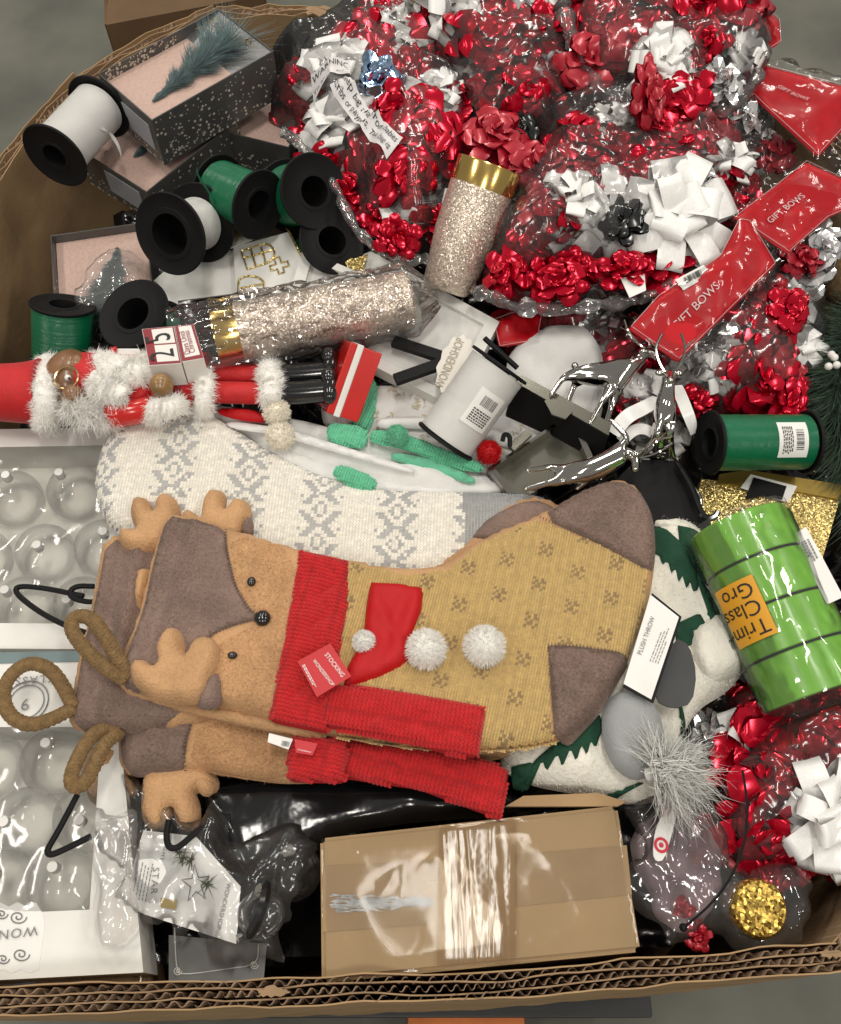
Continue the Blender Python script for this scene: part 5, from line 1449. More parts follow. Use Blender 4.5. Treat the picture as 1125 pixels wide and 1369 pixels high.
for x, y, r in ((570, 868, .0195), (648, 864, .020), (487, 858, .011)):
    q = pA(x, y); z = float(SA.h(np.array([q.x]), np.array([q.y]))[0])
    pompom('pompom', P(x, y, z+.010), r, mat('white_pompom', (.8, .78, .74), .9, var=.06), st_, 1500, x, width=.0013)
# short fibre fuzz on the felt
def felt_fuzz(S, px, n, m, parent, seed, skip=(), lift=0.0, length=.0016):
    r = np.random.default_rng(seed); poly = pxpoly(px, S.pl.up(S.thick), 1); lo, hi = poly.min(0), poly.max(0)
    x = r.uniform(lo[0], hi[0], n); y = r.uniform(lo[1], hi[1], n); k = inside(poly, x, y); x, y = x[k], y[k]
    for q in skip:
        k = ~inside(pxpoly(q, S.pl.up(S.thick), 1), x, y); x, y = x[k], y[k]
    e = .002; d = np.c_[-(S.h(x+e, y)-S.h(x-e, y))/(2*e), -(S.h(x, y+e)-S.h(x, y-e))/(2*e), np.ones(len(x))]
    strands('felt_fuzz', np.c_[x, y, S.h(x, y, lift)], d, length, .00032, m, parent, droop=.2, seg=2, seed=seed, jit=.8, curl=.4)
FACE_A = [(224, 690), (262, 698), (303, 708), (304, 735), (316, 785), (334, 815), (350, 828), (318, 836), (288, 848), (274, 860), (262, 890), (252, 938), (174, 925), (160, 912), (170, 880), (190, 828), (206, 757)]
felt_fuzz(SA, [(305, 710), (400, 738), (385, 850), (362, 965), (250, 940), (265, 880), (350, 830), (318, 790)], 26000, tan_fl, st_, 91, (FACE_A,))
felt_fuzz(SA, FACE_A, 34000, taupe_fl, st_, 92, (), .002)
felt_fuzz(SA, [(722, 692), (770, 662), (815, 644), (852, 650), (874, 688), (878, 745), (870, 762), (800, 724)], 20000, taupe_fl, st_, 93, (), .003)
felt_fuzz(SA, [(733, 862), (775, 863), (846, 876), (803, 949), (765, 988), (742, 980)], 16000, taupe_fl, st_, 94, (), .003)
felt_fuzz(SB, [(142, 718), (200, 727), (262, 745), (262, 940), (200, 980), (150, 981), (97, 972), (114, 870)], 26000, taupe_fl, sb_, 95, (), .002)
felt_fuzz(SC, [(168, 940), (160, 1033), (246, 1028), (262, 945)], 9000, taupe_fl, sc, 96, (), .002)
felt_fuzz(SC, [(266, 960), (390, 985), (388, 1048), (252, 1030)], 12000, tan_fl, sc, 97)
# red tags
tg = pA.up(.022)
red_tag = mat('red_tag_card', (.5, .012, .02), .45, var=.05)
tgo = card('hang_tag', [(398, 884), (442, 860), (470, 904), (424, 932)], tg, .0008, red_tag, st_)
text_px('STOCKING', (434, 876), (457, 906), tg, white_pap, tgo, tall=1.1); text_px('WONDERSHOP', (418, 884), (444, 918), tg, white_pap, tgo, tall=1.1)
fine_print((404, 890), (420, 920), (408, 888), tg, white_pap, tgo, 2, 5)
tg2 = Pl(.918)
t2 = card('care_label', [(360, 980), (392, 988), (386, 1002), (358, 992)], tg2, .0008, white_pap, sc); barcode((378, 990), (388, 992), (376, 997), tg2, ink, t2, 8, 4)
t3 = card('hang_tag', [(394, 988), (425, 994), (418, 1010), (396, 1006)], Pl(.925), .0008, red_tag, sc); text_px('WONDERSHOP', (398, 1003), (416, 1007), Pl(.926), white_pap, t3)
# rope loops
rope('x', [(168, 908), (140, 892, .01), (108, 862, .018), (93, 838, .02), (100, 822, .02), (122, 824, .02), (142, 852, .016), (158, 880, .01), (174, 905)], st_, .925)
rope('x', [(98, 945), (84, 915, .004), (66, 892, .008), (38, 884, .01), (12, 902, .01), (2, 930, .01), (12, 958, .01), (38, 970, .008), (68, 962, .005), (98, 946)], sb_, .905)
rope('x', [(158, 972), (132, 974, .008), (112, 996, .012), (94, 1034, .012), (96, 1052, .01), (112, 1050, .01), (128, 1020, .012), (142, 990, .01), (160, 978)], sc, .898)

# ------------------------------------------------------------------ boxes of glass ornaments on the left
thin_glass = film('thin_glass', haze=.02, k=.62, base=.006, cr=3, fine=4, bstr=.05, rough=.03)
tray_card = mat('tray_card', (.8, .78, .69), .6, var=.08, vs=15)
chrome = mat('chrome', (.5, .49, .46), .07, 1.0, var=.03)
cap_m = mat('silver_cap', (.7, .69, .66), .3, .35, var=.05)
gun = mat('gunmetal', (.2, .195, .16), .22, .85, var=.08, vs=20)
nickel = mat('dark_nickel', (.42, .40, .36), .12, 1.0, var=.05)
wide_film = film('wide_film', haze=.07, k=.7, base=.012, cr=5, fine=6, bstr=.3, rough=.09)
teal_band = mat('teal_band', (.16, .22, .23), .4, var=.05)
def ornament_box(label, q, pl, border, cells, h=.05, r=.031):
    q = [np.array(p, float) for p in q]; c = sum(q)/4
    t = thing('ornament_box', label, 'ornament box', 'boxes of glass ornaments', at=pl(*c))
    inn = [q[0]+np.array(border[0]), q[1]+np.array(border[1]), q[2]+np.array(border[2]), q[3]+np.array(border[3])]
    for i in range(4):
        j = (i+1) % 4
        MB().prism([pl(*q[i]), pl(*q[j]), pl(*inn[j]), pl(*inn[i])], pl.n, h).build('border', white_card, t, world=True, smooth=False)
    MB().prism([pl(*p, -h+.004) for p in inn], pl.n, .003).build('tray', tray_card, t, world=True, smooth=False)
    for k, (x, y) in enumerate(cells):
        p = pl(x, y, -.030)
        MB().sphere(p, r, 28, 18).build('glass_ball', thin_glass, t, world=True)
        a = k*1.3; cc = p+Vector((math.cos(a)*.3, math.sin(a)*.3, 1)).normalized()*(r+.001)
        M = Matrix.Translation(cc)
        MB().lathe([(0, .006), (.0045, .006), (.005, 0), (.005, -.004)], 14, T=M).build('cap', cap_m, t, world=True)
    F = Soft([tuple(p) for p in inn], pl, .004, .03, .004, 22, 3, 0, extra=lambda x, y: .004*(ridged(x*18, y*18, 3.)-.8))
    F.top('film', wide_film, t, .008)
    return t
g1 = ornament_box('shallow white box of clear glass balls, the farther one by the wall', [(-140, 576), (172, 571), (150, 868), (-150, 866)], Pl(.855),
                  [(10, 24), (-16, 24), (-14, -34), (10, -34)], [(-80, 650), (5, 648), (90, 640), (-40, 728), (48, 722), (128, 716), (-70, 800), (20, 795), (100, 795)])
g2 = ornament_box('shallow white box of clear glass balls nearest the front, with lettering', [(-140, 872), (150, 872), (192, 1300), (-150, 1318)], Pl(.868),
                  [(10, 100), (-14, 100), (-72, -84), (10, -90)], [(-30, 1012), (58, 1008), (-70, 1090), (20, 1090), (104, 1085), (-20, 1172), (70, 1175)])
pg2 = Pl(.868).up(.0012)
quad('teal_stripe', [(-140, 874), (118, 870), (118, 884), (-140, 890)], pg2, .001, teal_band, g2)
text_px('GLASS', (75, 902), (22, 906), pg2, grey_ink, g2, tall=1.0, spacing=1.3)
ring(pg2(36, 938), .020, .0006, (0, 0, 1), grey_ink, 'printed_ring', g2); ring(pg2(36, 938), .016, .0005, (0, 0, 1), grey_ink, 'printed_ring', g2)
text_px('9', (40, 934), (30, 935), pg2, grey_ink, g2, tall=1.0)
text_px('WONDERSHOP', (52, 1238), (-95, 1256), pg2, grey_ink, g2, tall=.9, spacing=1.15)
for sx in (1,):
    for (x, y, r0) in ((24, 1226, 12), (2, 1222, 9), (28, 1276, 12), (4, 1282, 9), (-25, 1286, 11), (-22, 1224, 10)):
        MB().tube([pg2(x+r0*(1-k/26)*math.cos(k*.45), y+r0*.8*(1-k/26)*math.sin(k*.45)) for k in range(24)], .0005, 4).build('printed_scroll', grey_ink, g2, world=True)
tag_o = card('scalloped_label', [(-100, 1222)]+[(-60+12*i, 1212-(6 if i % 2 else 0)) for i in range(10)]+[(58, 1222), (60, 1240)]+[(52-12*i, 1296+(5 if i % 2 else 0)) for i in range(12)]+[(-100, 1290)], Pl(.868).up(.0004), .0008, white_pap, g2)
sl = thing('film_strip', 'strip of cloudy clear film hanging over the edge of the nearer ornament box', 'film', at=P(150, 1150, .88))
SS = Soft([(118, 1090), (175, 1080), (190, 1150), (178, 1255), (120, 1258)], Pl(.885), .010, .02, .006, 30, 7, 1, jag=.012, extra=lambda x, y: .006*(ridged(x*30, y*30, 8.)-.8)); SS.top('film', crinkle_heavy, sl, .005)
cb = thing('flat_carton', 'flat brown carton under the nearer ornament box', 'carton', at=P(70, 1325, .8))
card('top_panel', [(-160, 1300), (196, 1284), (206, 1336), (-160, 1360)], Pl(.818), .06, cardboard, cb)
card('tape', [(176, 1292), (204, 1290), (206, 1326), (180, 1330)], Pl(.8195), .0005, tape_film, cb)
card('grey_arrow', [(2, 1318), (44, 1312), (54, 1318), (42, 1326), (4, 1328)], Pl(.8192), .0006, grey_lab, cb)

# black wire hooks
def hook(label, pts, z, r=.0028):
    p = smooth_path([P(x, y, z+(dz if False else 0)) for x, y, *dz in pts], 2)
    o = MB().tube(p, r, 8).build('wire_hook', black_mt, None); tag(o, label, 'wire hook'); return o
hook('bent black wire hook lying on the farther ornament box', [(190, 862), (108, 845), (70, 828), (44, 812), (20, 792), (24, 783), (60, 786), (112, 797)], .873)
hook('looped black wire hook beside the taupe stocking cuff', [(126, 784), (104, 783), (93, 790), (96, 800), (122, 806), (140, 800)], .874)
hook('bent black wire hook below the rope loop', [(104, 1062), (92, 1085), (76, 1115), (62, 1138), (68, 1144), (90, 1134), (122, 1118)], .887)
hook('bent black wire hook below the felt antler', [(226, 1096), (222, 1118), (226, 1134), (238, 1134), (256, 1118), (272, 1106)], .882)

# crumpled clear film lying over the blush box
cf = thing('film_scrap', 'crumpled scrap of clear film on the open blush box', 'film', at=P(150, 375, .89))
CF = Soft([(98, 395), (120, 350), (150, 330), (180, 345), (205, 385), (190, 412), (140, 418), (105, 412)], Pl(.885), .012, .02, .006, 30, 27, 1, jag=.012, extra=lambda x, y: .008*(ridged(x*32, y*32, 8.)-.8)); CF.top('film', crinkle_heavy, cf, .005)
# ------------------------------------------------------------------ more spools
t, L = spool('white ribbon spool with a barcode label in the middle of the heap', (596, 590), .895, (668, 488), .945, .034, .0315, white_rib, .36)
lb = cyl_label(t, L, .0317, L*.30, L*.72, -.05, .95, white_pap); cyl_marks(t, .0317, L*.32, L*.70, .02, .9, lb, 4)
t, L = spool('green ribbon spool with a white barcode label beside the pine garland', (950, 592), .92, (1078, 591), .905, .033, .0285, green_rib, .45)
lb = cyl_label(t, L, .0287, L*.56, L*.86, -.75, .55, white_pap); cyl_marks(t, .0287, L*.58, L*.84, -.68, .5, lb, 6)

# lime ribbon multipack
a, b = P(985, 700, .925), P(1092, 932, .905)
ax = (b-a).normalized(); LL = (b-a).length; tocam = CAMP-(a+b)/2; x = (tocam-ax*tocam.dot(ax)).normalized(); y = ax.cross(x)
LM = Matrix(((x.x, y.x, ax.x, a.x), (x.y, y.y, ax.y, a.y), (x.z, y.z, ax.z, a.z), (0, 0, 0, 1)))
lp = thing('ribbon_multipack', 'pack of four lime green ribbon rolls shrink-wrapped in clear film', 'ribbon pack', M=LM)
LR = .0475
for k in range(4):
    z0, z1 = LL*k/4+.0012, LL*(k+1)/4-.0012
    MB().lathe([(.02, z0), (LR-.001, z0), (LR, z0+.001), (LR+.0006, (z0+z1)/2), (LR, z1-.001), (LR-.001, z1), (.02, z1)], 72).build('ribbon_roll', lime_rib, lp)
    if k: MB().lathe([(LR-.004, z0-.0022), (LR-.0008, z0-.0022), (LR-.0008, z0-.0002), (LR-.004, z0-.0002)], 60, closed=True).build('spacer', black_mt, lp)
sleeve(lp, LM, LL, -.004, LL+.012, LR+.003, film('shrink_wrap', haze=.03, k=1.0, base=.015, cr=6, fine=9, bstr=.4, rough=.06), 5, 'shrink_wrap', amp=.3)
orange_st = mat('orange_sticker', (.72, .34, .02), .45, var=.04)
z0, z1, a0, a1 = LL*.34, LL*.66, .12, 1.02
r_ = LR+.0035
lab = cyl_label(lp, LL, r_, z0, z1, a0, a1, orange_st, 'sticker')
for s, zz, hh in (('Trim-A-T', .10, .2), ('Class', .42, .2), ('Gro', .72, .2)):
    V, F = text_verts(s); k_ = .0205
    vs = []
    for v in V:
        aa = a0+.07+v.x*k_/r_; vs.append(((r_+.001)*math.cos(aa), (r_+.001)*math.sin(aa), z1-(z1-z0)*(zz+.14)+v.y*k_*-0+ (v.y*k_)*1.0*-1 + (z1-z0)*.0))
    # letters stand upside down towards the far end
    vs = [((r_+.001)*math.cos(a0+.07+v.x*k_/r_), (r_+.001)*math.sin(a0+.07+v.x*k_/r_), z1-(z1-z0)*(zz+.20)+v.y*k_*.95) for v in V]
    MB().add(vs, F).build('lettering', ink, lab, smooth=False)
pt = Pl(.955, 1090, 760, .1, 0)
lt = quad('paper_tag', [(1060, 716), (1078, 704), (1128, 798), (1106, 808)], pt, .0008, white_pap, lp)
fine_print((1070, 726), (1084, 754), (1082, 720), pt, grey_ink, lt, 3, 4)

# gold glitter gift box
gb = thing('glitter_gift_box', 'gold glitter gift box under the green spool and lime pack', 'gift box', at=P(1030, 690, .85))
pb = Pl(.868, 1030, 680, 0, .05)
card('lid', [(938, 640), (1124, 664), (1096, 760), (920, 720)], pb, .05, gold_glit, gb)
card('gold_edge', [(962, 634), (1000, 628), (1128, 648), (1124, 668), (1060, 656), (960, 646)], pb.up(.003), .003, mat('gold_satin', (.36, .25, .06), .35, .7), gb)
card('white_label', [(990, 652), (1004, 634), (1066, 650), (1054, 672)], pb.up(.004), .001, white_pap, gb)
card('black_mark', [(996, 668), (1008, 638), (1052, 650), (1046, 668), (1020, 662)], pb.up(.0052), .001, black_mt, gb)

# ------------------------------------------------------------------ chrome reindeer stocking holders
def skin(name, nodes, edges, m, parent, sub=2):
    """nodes: world points with radius; a continuous skinned body"""
    inv = rootm(parent).inverted()
    me = bpy.data.meshes.new(name); me.from_pydata([tuple(inv @ n[0]) for n in nodes], edges, [])
    o = bpy.data.objects.new(name, me); C.objects.link(o); o.parent = parent
    md = o.modifiers.new('Skin', 'SKIN'); md.use_smooth_shade = True
    for i, n in enumerate(nodes):
        r = n[1]; me.skin_vertices[0].data[i].radius = (r, r) if not isinstance(r, tuple) else r
    me.skin_vertices[0].data[0].use_root = True
    s = o.modifiers.new('Subdivision', 'SUBSURF'); s.levels = sub; s.render_levels = sub
    me.materials.append(m)
    return o
def deer(label, J, par=None):
    """J: dict of joints (px, py, z)"""
    g = lambda k: P(*J[k])
    t = thing('reindeer_holder', label, 'stocking holder', 'chrome reindeer stocking holders', at=g('hip'))
    N = [(g('hip'), .0125), ((g('hip')+g('chest'))/2, .0115), (g('chest'), .0135), (g('neck'), .0075), (g('head'), .0068), (g('muzzle'), .0034)]
    E = [(0, 1), (1, 2), (2, 3), (3, 4), (4, 5)]
    for root, key in ((0, 'h1'), (0, 'h2'), (2, 'f1'), (2, 'f2')):
        if key+'k' in J:
            i = len(N); N += [(g(key+'k'), .0034), (g(key), .0024)]; E += [(root, i), (i, i+1)]
    o = skin('body', N, E, chrome, t)
    h = g('head')
    up = Vector(J['up']).normalized(); side = (g('muzzle')-h).normalized().cross(up).normalized()
    for s in (-1, 1):
        p0 = h+side*s*.003; pts = [p0, p0+up*.012+side*s*.008, p0+up*.026+side*s*.012, p0+up*.04+side*s*.006]
        mb = MB().tube(smooth_path(pts, 2), [.0016]*13 if False else .0014, 6)
        for f, l in ((.35, .012), (.65, .011)):
            q = p0+up*(.04*f)+side*s*.011; mb.tube([q, q+up*l*.8+side*s*l*.8], [.0012, .0006], 6)
        mb.build('antler', chrome, t, world=True)
        MB().sphere(h+side*s*.009+up*.001, 1, 10, 8, (.005, .0035, .003)).build('ear', chrome, t, world=True)
    tl = g('hip')+(g('hip')-g('chest')).normalized()*.011+Vector((0, 0, .004))
    MB().sphere(tl, .004, 10, 8).build('tail', chrome, t, world=True)
    return t
d1 = deer('chrome reindeer lying on its side over the white fleece cuff', dict(hip=(782, 494, .925), chest=(832, 500, .925), neck=(852, 482, .925), head=(868, 468, .93), muzzle=(880, 478, .93),
     h1k=(752, 506, .925), h1=(736, 530, .92), h2k=(768, 515, .915), h2=(757, 545, .905), f1k=(806, 535, .92), f1=(788, 568, .915), f2k=(818, 545, .91), f2=(806, 580, .905), up=(-.5, .8, .3)))
d2 = deer('chrome reindeer standing upright on a black base', dict(hip=(884, 590, .905), chest=(888, 545, .935), neck=(893, 520, .955), head=(895, 500, .965), muzzle=(897, 510, .985),
     h1k=(868, 600, .905), h1=(858, 612, .895), h2k=(898, 602, .9), h2=(902, 614, .892), f1k=(880, 580, .935), f1=(876, 610, .905), f2k=(895, 580, .93), f2=(893, 612, .9), up=(0, .75, .65)))
d3 = deer('chrome reindeer tipped over in the gunmetal dish', dict(hip=(765, 640, .92), chest=(815, 618, .925), neck=(838, 606, .925), head=(850, 612, .925), muzzle=(849, 632, .922),
     h1k=(735, 645, .918), h1=(700, 655, .91), h2k=(738, 624, .918), h2=(702, 630, .91), f1k=(840, 585, .93), f1=(815, 560, .935), f2k=(790, 638, .915), f2=(770, 655, .91), up=(.8, .3, .3)))
# bases: gunmetal dish with rim, black bracket, black block with hook
dish = thing('gunmetal_base', 'gunmetal rectangular stocking holder base lying open side up', 'holder base', at=P(720, 610, .88))
pd = Pl(.892, 720, 610, .05, .05)
q = [np.array(p, float) for p in ((652, 626), (766, 550), (794, 612), (690, 672))]; c = sum(q)/4
inn = [c+(p-c)*.88 for p in q]
for i in range(4):
    j = (i+1) % 4
    MB().prism([pd(*q[i]), pd(*q[j]), pd(*inn[j]), pd(*inn[i])], pd.n, .018).build('rim', nickel, dish, world=True, smooth=False)
card('dish', [tuple(c+(p-c)*.9) for p in q], pd, .002, gun, dish, lift=-.014)
br = thing('black_bracket', 'long gunmetal and black bracket bar next to the white spool', 'bracket', at=P(750, 540, .9))
pk_ = Pl(.915, 750, 545, .05, .05)
card('top_strip', [(688, 510), (696, 500), (818, 566), (814, 582)], pk_, .004, gun, br)
pp = [pk_(688, 511, -.001), pk_(814, 583, -.001)]
dn = Vector((-.15, -.35, -1)).normalized()
MB().add([pp[0], pp[1], pp[1]+dn*.03, pp[0]+dn*.045, pp[0]+Vector((0, .004, 0)), pp[1]+Vector((0, .004, 0)), pp[1]+dn*.03+Vector((0, .004, 0)), pp[0]+dn*.045+Vector((0, .004, 0))],
         [(0, 3, 2, 1), (4, 5, 6, 7), (0, 1, 5, 4), (3, 7, 6, 2), (0, 4, 7, 3), (1, 2, 6, 5)]).build('black_face', black_mt, br, world=True, smooth=False)
card('tab', [(728, 538), (736, 532), (766, 552), (756, 562), (738, 556)], pk_, .002, gun, br, lift=.003)
rod = MB().tube([P(648, 452, .935), P(692, 492, .925)], .003, 8).build('rod', black_mt, br, world=True)
clip_ = thing('metal_clip', 'small gunmetal clip beside the red pompom', 'clip', at=P(690, 590, .9))
card('plate', [(680, 594), (704, 574), (712, 580), (688, 602)], Pl(.905), .006, gun, clip_)
MB().tube(smooth_path([P(672, 590, .905), P(674, 580, .908), P(682, 582, .908), P(682, 596, .905)]), .0025, 8).build('pin', black_mt, clip_, world=True)
bb = thing('hook_block', 'black block base under the upright reindeer, with a hook', 'holder base', at=P(880, 650, .84))
pbk = Pl(.893, 880, 612, 0, .02)
card('top_plate', [(852, 612), (858, 606), (904, 608), (908, 614)], pbk, .002, chrome, bb, lift=.001)
pq = [pbk(836, 625), pbk(856, 608), pbk(906, 613), pbk(948, 700), pbk(860, 712)]
MB().prism([pbk(852, 614), pbk(908, 616), pbk(942, 690), pbk(955, 705), pbk(850, 705), pbk(825, 640)], Vector((0, 0, 1)), .04).build('block', black_mt, bb, world=True, smooth=False)
MB().tube(smooth_path([P(905, 618, .902), P(925, 650, .902), P(936, 682, .902), P(944, 694, .902), P(956, 692, .904), P(960, 684, .906)]), .0035, 8).build('hook', black_gl, bb, world=True)
MB().tube(smooth_path([P(906, 614, .903), P(918, 640, .903), P(938, 662, .903), P(938, 680, .903)]), .0015, 6).build('chrome_edge', chrome, bb, world=True)
# white ribbon curls near the reindeer
def ribbon_curl(label, pts, z, w, m=white_satin):
    p = smooth_path([P(x, y, z+dz) for x, y, dz in pts], 2); vs, fs = [], []
    for i, v in enumerate(p):
        t_ = (p[min(i+1, len(p)-1)]-p[max(i-1, 0)]).normalized(); s_ = t_.cross(Vector((0, .3, 1))).normalized()
        tw = math.sin(i*.25)*.4; vs += [v-s_*w/2+Vector((0, 0, tw*w*.5)), v+s_*w/2-Vector((0, 0, tw*w*.5))]
    for i in range(len(p)-1): fs.append((2*i, 2*i+1, 2*i+3, 2*i+2))
    o = MB().add(vs, fs).build('ribbon_curl', m, None); tag(o, label, 'ribbon')
ribbon_curl('white ribbon curl between the two chrome reindeer', [(820, 580, 0), (838, 556, .01), (862, 545, .012), (882, 532, .0)], .905, .016)
ribbon_curl('second white ribbon curl low beside the upright reindeer', [(830, 590, 0), (850, 572, .006), (870, 575, .006), (880, 590, 0)], .90, .013)
ribbon_curl('white ribbon end hanging behind the upright reindeer', [(905, 515, .0), (915, 540, .005), (925, 565, .0), (928, 580, -.01)], .90, .012)

# ------------------------------------------------------------------ pine garland
pine = mat('pine_needles', (.05, .088, .055), .55, var=.35, vs=90); twig = mat('twig', (.06, .04, .025), .9)
ga = thing('pine_garland', 'dark green pine garland with white berries at the bin wall', 'garland', at=P(1120, 540, .84))
path = smooth_path([P(1175, 395, .86), P(1135, 440, .88), P(1120, 500, .885), P(1118, 560, .88), P(1135, 620, .875), P(1170, 700, .86)], 3)
MB().tube(path, .003, 6).build('twig', twig, ga, world=True)
A = np.array([tuple(p) for p in path]); rr = np.random.default_rng(5); n = 5200
i = rr.integers(0, len(A)-1, n); t_ = A[i+1]-A[i]; t_ /= np.linalg.norm(t_, axis=1, keepdims=True)
d = rr.normal(0, 1, (n, 3)); d -= t_*(d*t_).sum(1, keepdims=True); d /= np.linalg.norm(d, axis=1, keepdims=True); d[:, 2] = np.abs(d[:, 2])*.8-.2
strands('needles', A[i]+(A[i+1]-A[i])*rr.random((n, 1)), d+t_*.7, .05, .0012, pine, ga, droop=.1, seed=6, jit=.15)
for x, y in ((1112, 474), (1119, 488), (1108, 490), (1116, 478)):
    MB().sphere(P(x, y, .925), .0042, 12, 8).build('berry', white_paint, ga, world=True)
jute = thing('jute_ball', 'brown jute ball above the garland at the bin wall', 'ball', at=P(1125, 375, .87))
MB().sphere(P(1132, 375, .875), .03, 24, 16).build('core', mat('jute', (.16, .1, .045), .9, var=.3, vs=120, bump=.8, bs=200), jute, world=True)
rts = rr.normal(0, 1, (700, 3)); rts /= np.linalg.norm(rts, axis=1, keepdims=True)
strands('fibres', np.array(tuple(P(1132, 375, .875)))+rts*.029, rts, .009, .0006, MAT['jute'], jute, droop=.2, seed=8, jit=.8)

# ------------------------------------------------------------------ plush throw with pine trees
plush = mat('cream_plush', (.8, .77, .68), .95, var=.08, vs=40, bump=.7, bs=260, sheen=.4)
forest = mat('forest_green_print', (.008, .055, .028), .9, var=.2, vs=60, bump=.5, bs=300)
th_, T1 = soft_thing('plush_throw', 'cream plush throw with dark green pine trees, bunched beside the stocking', 'throw',
    [(850, 690), (885, 690), (925, 705), (955, 740), (978, 790), (1000, 850), (1000, 890), (975, 925), (930, 950), (905, 1000), (920, 1050), (860, 1080), (790, 1065), (700, 1050), (660, 1020), (700, 960), (800, 850)],
    .862, .03, .03, plush, wr=.010, ws=14, seed=71, rnd=2, part='fabric')
raised('folded_corner', [(916, 850), (935, 832), (965, 812), (990, 840), (1000, 880), (985, 905), (950, 915), (930, 905), (918, 880)], T1, .022, .022, plush, th_, 72, dz=-.006, wr=.008, ws=26)
raised('hem', [(868, 698), (900, 697), (930, 715), (958, 752), (975, 805), (968, 812), (945, 765), (918, 728), (890, 712), (868, 712)], T1, .014, .009, plush, th_, 73, dz=-.014)
FIRS = []
def fuzz(S, n, length, m, parent, seed, skip=()):
    r = np.random.default_rng(seed); lo, hi = S.poly.min(0), S.poly.max(0)
    x = r.uniform(lo[0], hi[0], n); y = r.uniform(lo[1], hi[1], n); k = inside(S.poly, x, y); x, y = x[k], y[k]
    for q in skip:
        k = ~inside(q, x, y); x, y = x[k], y[k]
    z = S.h(x, y, -.0005); e = .002
    d = np.c_[-(S.h(x+e, y)-S.h(x-e, y))/(2*e), -(S.h(x, y+e)-S.h(x, y-e))/(2*e), np.ones(len(x))]
    strands('pile', np.c_[x, y, z], d, length, .0009, m, parent, droop=.2, seg=2, seed=seed, jit=.7, curl=.4)
def fir(px, S, parent):
    """dark green tree motif with notched edges"""
    FIRS.append(S.patch('tree_motif', px, forest, parent, lift=.0015, rnd=0, th=.0012, step=.004)[1])
def notched(a, b, w0, w1, n, side=1, teeth=.5):
    a, b = np.array(a, float), np.array(b, float); d = (b-a)/np.linalg.norm(b-a); nn = np.array([-d[1], d[0]])*side
    pts = [tuple(a)]
    L = np.linalg.norm(b-a)
    for k in range(n):
        w = w0+(w1-w0)*k/n; s = L*k/n
        pts += [tuple(a+d*(s+L/n*.55)+nn*w), tuple(a+d*(s+L/n*.62)+nn*w*(1-teeth))]
    pts.append(tuple(b)); return pts
fir([(866, 700), (890, 708), (912, 730), (930, 765), (934, 790), (926, 792), (922, 778), (918, 790), (911, 772), (906, 782), (901, 762), (896, 772), (891, 752), (884, 760), (880, 742), (872, 744), (868, 720)], T1, th_)
fir(notched((905, 705), (958, 850), 2, 16, 9, -1, .6), T1, th_)
fir(notched((940, 745), (964, 862), 6, 14, 7, 1, .5), T1, th_)
fir(notched((800, 972), (735, 1005), 8, 42, 7, 1, .5), T1, th_)
fir(notched((905, 930), (935, 990), 4, 18, 6, 1, .5), T1, th_)
fir([(905, 705), (930, 712), (950, 738), (964, 770), (974, 806), (968, 815), (963, 800), (958, 812), (952, 792), (946, 800), (942, 778), (935, 784), (932, 758), (924, 760), (918, 735), (908, 732)], T1, th_)
fir([(700, 1050), (715, 1015), (735, 1000), (760, 975), (800, 955), (806, 972), (796, 1002), (790, 990), (784, 1012), (777, 996), (770, 1020), (762, 1002), (752, 1026), (745, 1008), (732, 1030), (726, 1014), (714, 1042)], T1, th_)
fir([(902, 835), (935, 820), (945, 835), (925, 862), (905, 868)], T1, th_)
fir([(686, 1020), (715, 1016), (712, 1048), (690, 1046)], T1, th_)
fir(notched((862, 1046), (815, 1068), 4, 14, 5, 1, .5), T1, th_)
fuzz(T1, 14000, .0024, plush, th_, 5, FIRS)
pcard = Pl(.93, 870, 860, .1, .05)
cd = thing('printed_card', 'white printed card with a black edge tucked into the throw', 'card', at=pcard(870, 860))
card('black_edge', [(872, 792), (912, 824), (874, 940), (833, 918)], pcard, .001, black_mt, cd, lift=-.0012)
card('card', [(870, 795), (908, 825), (871, 935), (834, 914)], pcard, .0008, white_pap, cd)
text_px('PLUSH THROW', (858, 876), (876, 826), pcard, grey_ink, cd, tall=1.1)
fine_print((868, 884), (886, 838), (882, 888), pcard, grey_ink, cd, 4, 9, fill=.3)
db = thing('dark_card_band', 'dark grey oval belly band wrapped round the throw', 'band', at=P(910, 900, .91))
MB().prism([Pl(.915)(*p) for p in smooth_poly([(902, 852), (922, 862), (932, 900), (926, 940), (900, 948), (876, 936), (880, 905)], it=1)], Vector((0, 0, 1)), .002).build('band', mat('charcoal_card', (.035, .035, .037), .5), db, world=True, smooth=False)
grey_pl = mat('grey_felt', (.31, .32, .32), .9, var=.08, bump=.3, bs=500, sheen=.3)
gp, GP = soft_thing('grey_gnome_ball', 'smooth grey felt pad lying next to the grey tassel', 'felt pad',
    [(804, 955), (816, 930), (842, 918), (868, 928), (886, 960), (890, 1005), (878, 1036), (848, 1046), (822, 1030), (806, 995)], .905, .014, .014, grey_pl, seed=75, wr=.006, ws=20)
tas = thing('tassel', 'fluffy pale grey yarn tassel spreading over the bow bag', 'tassel', at=P(886, 1030, .92))
rr = np.random.default_rng(12)
tass_m = mat('grey_yarn', (.58, .58, .55), .85, var=.12, vs=100)
base = np.array(tuple(P(886, 1030, .93)))
nc, per = 90, 24; n = nc*per
an = np.repeat(rr.normal(-.05, .68, nc), per)+rr.normal(0, .07, n); el = np.repeat(rr.uniform(-.05, .75, nc), per)+rr.normal(0, .06, n)
d = np.c_[np.cos(an)*np.cos(el), np.sin(an)*np.cos(el), np.sin(el)]
cv = np.repeat(rr.normal(0, .35, (nc, 3)), per, 0)
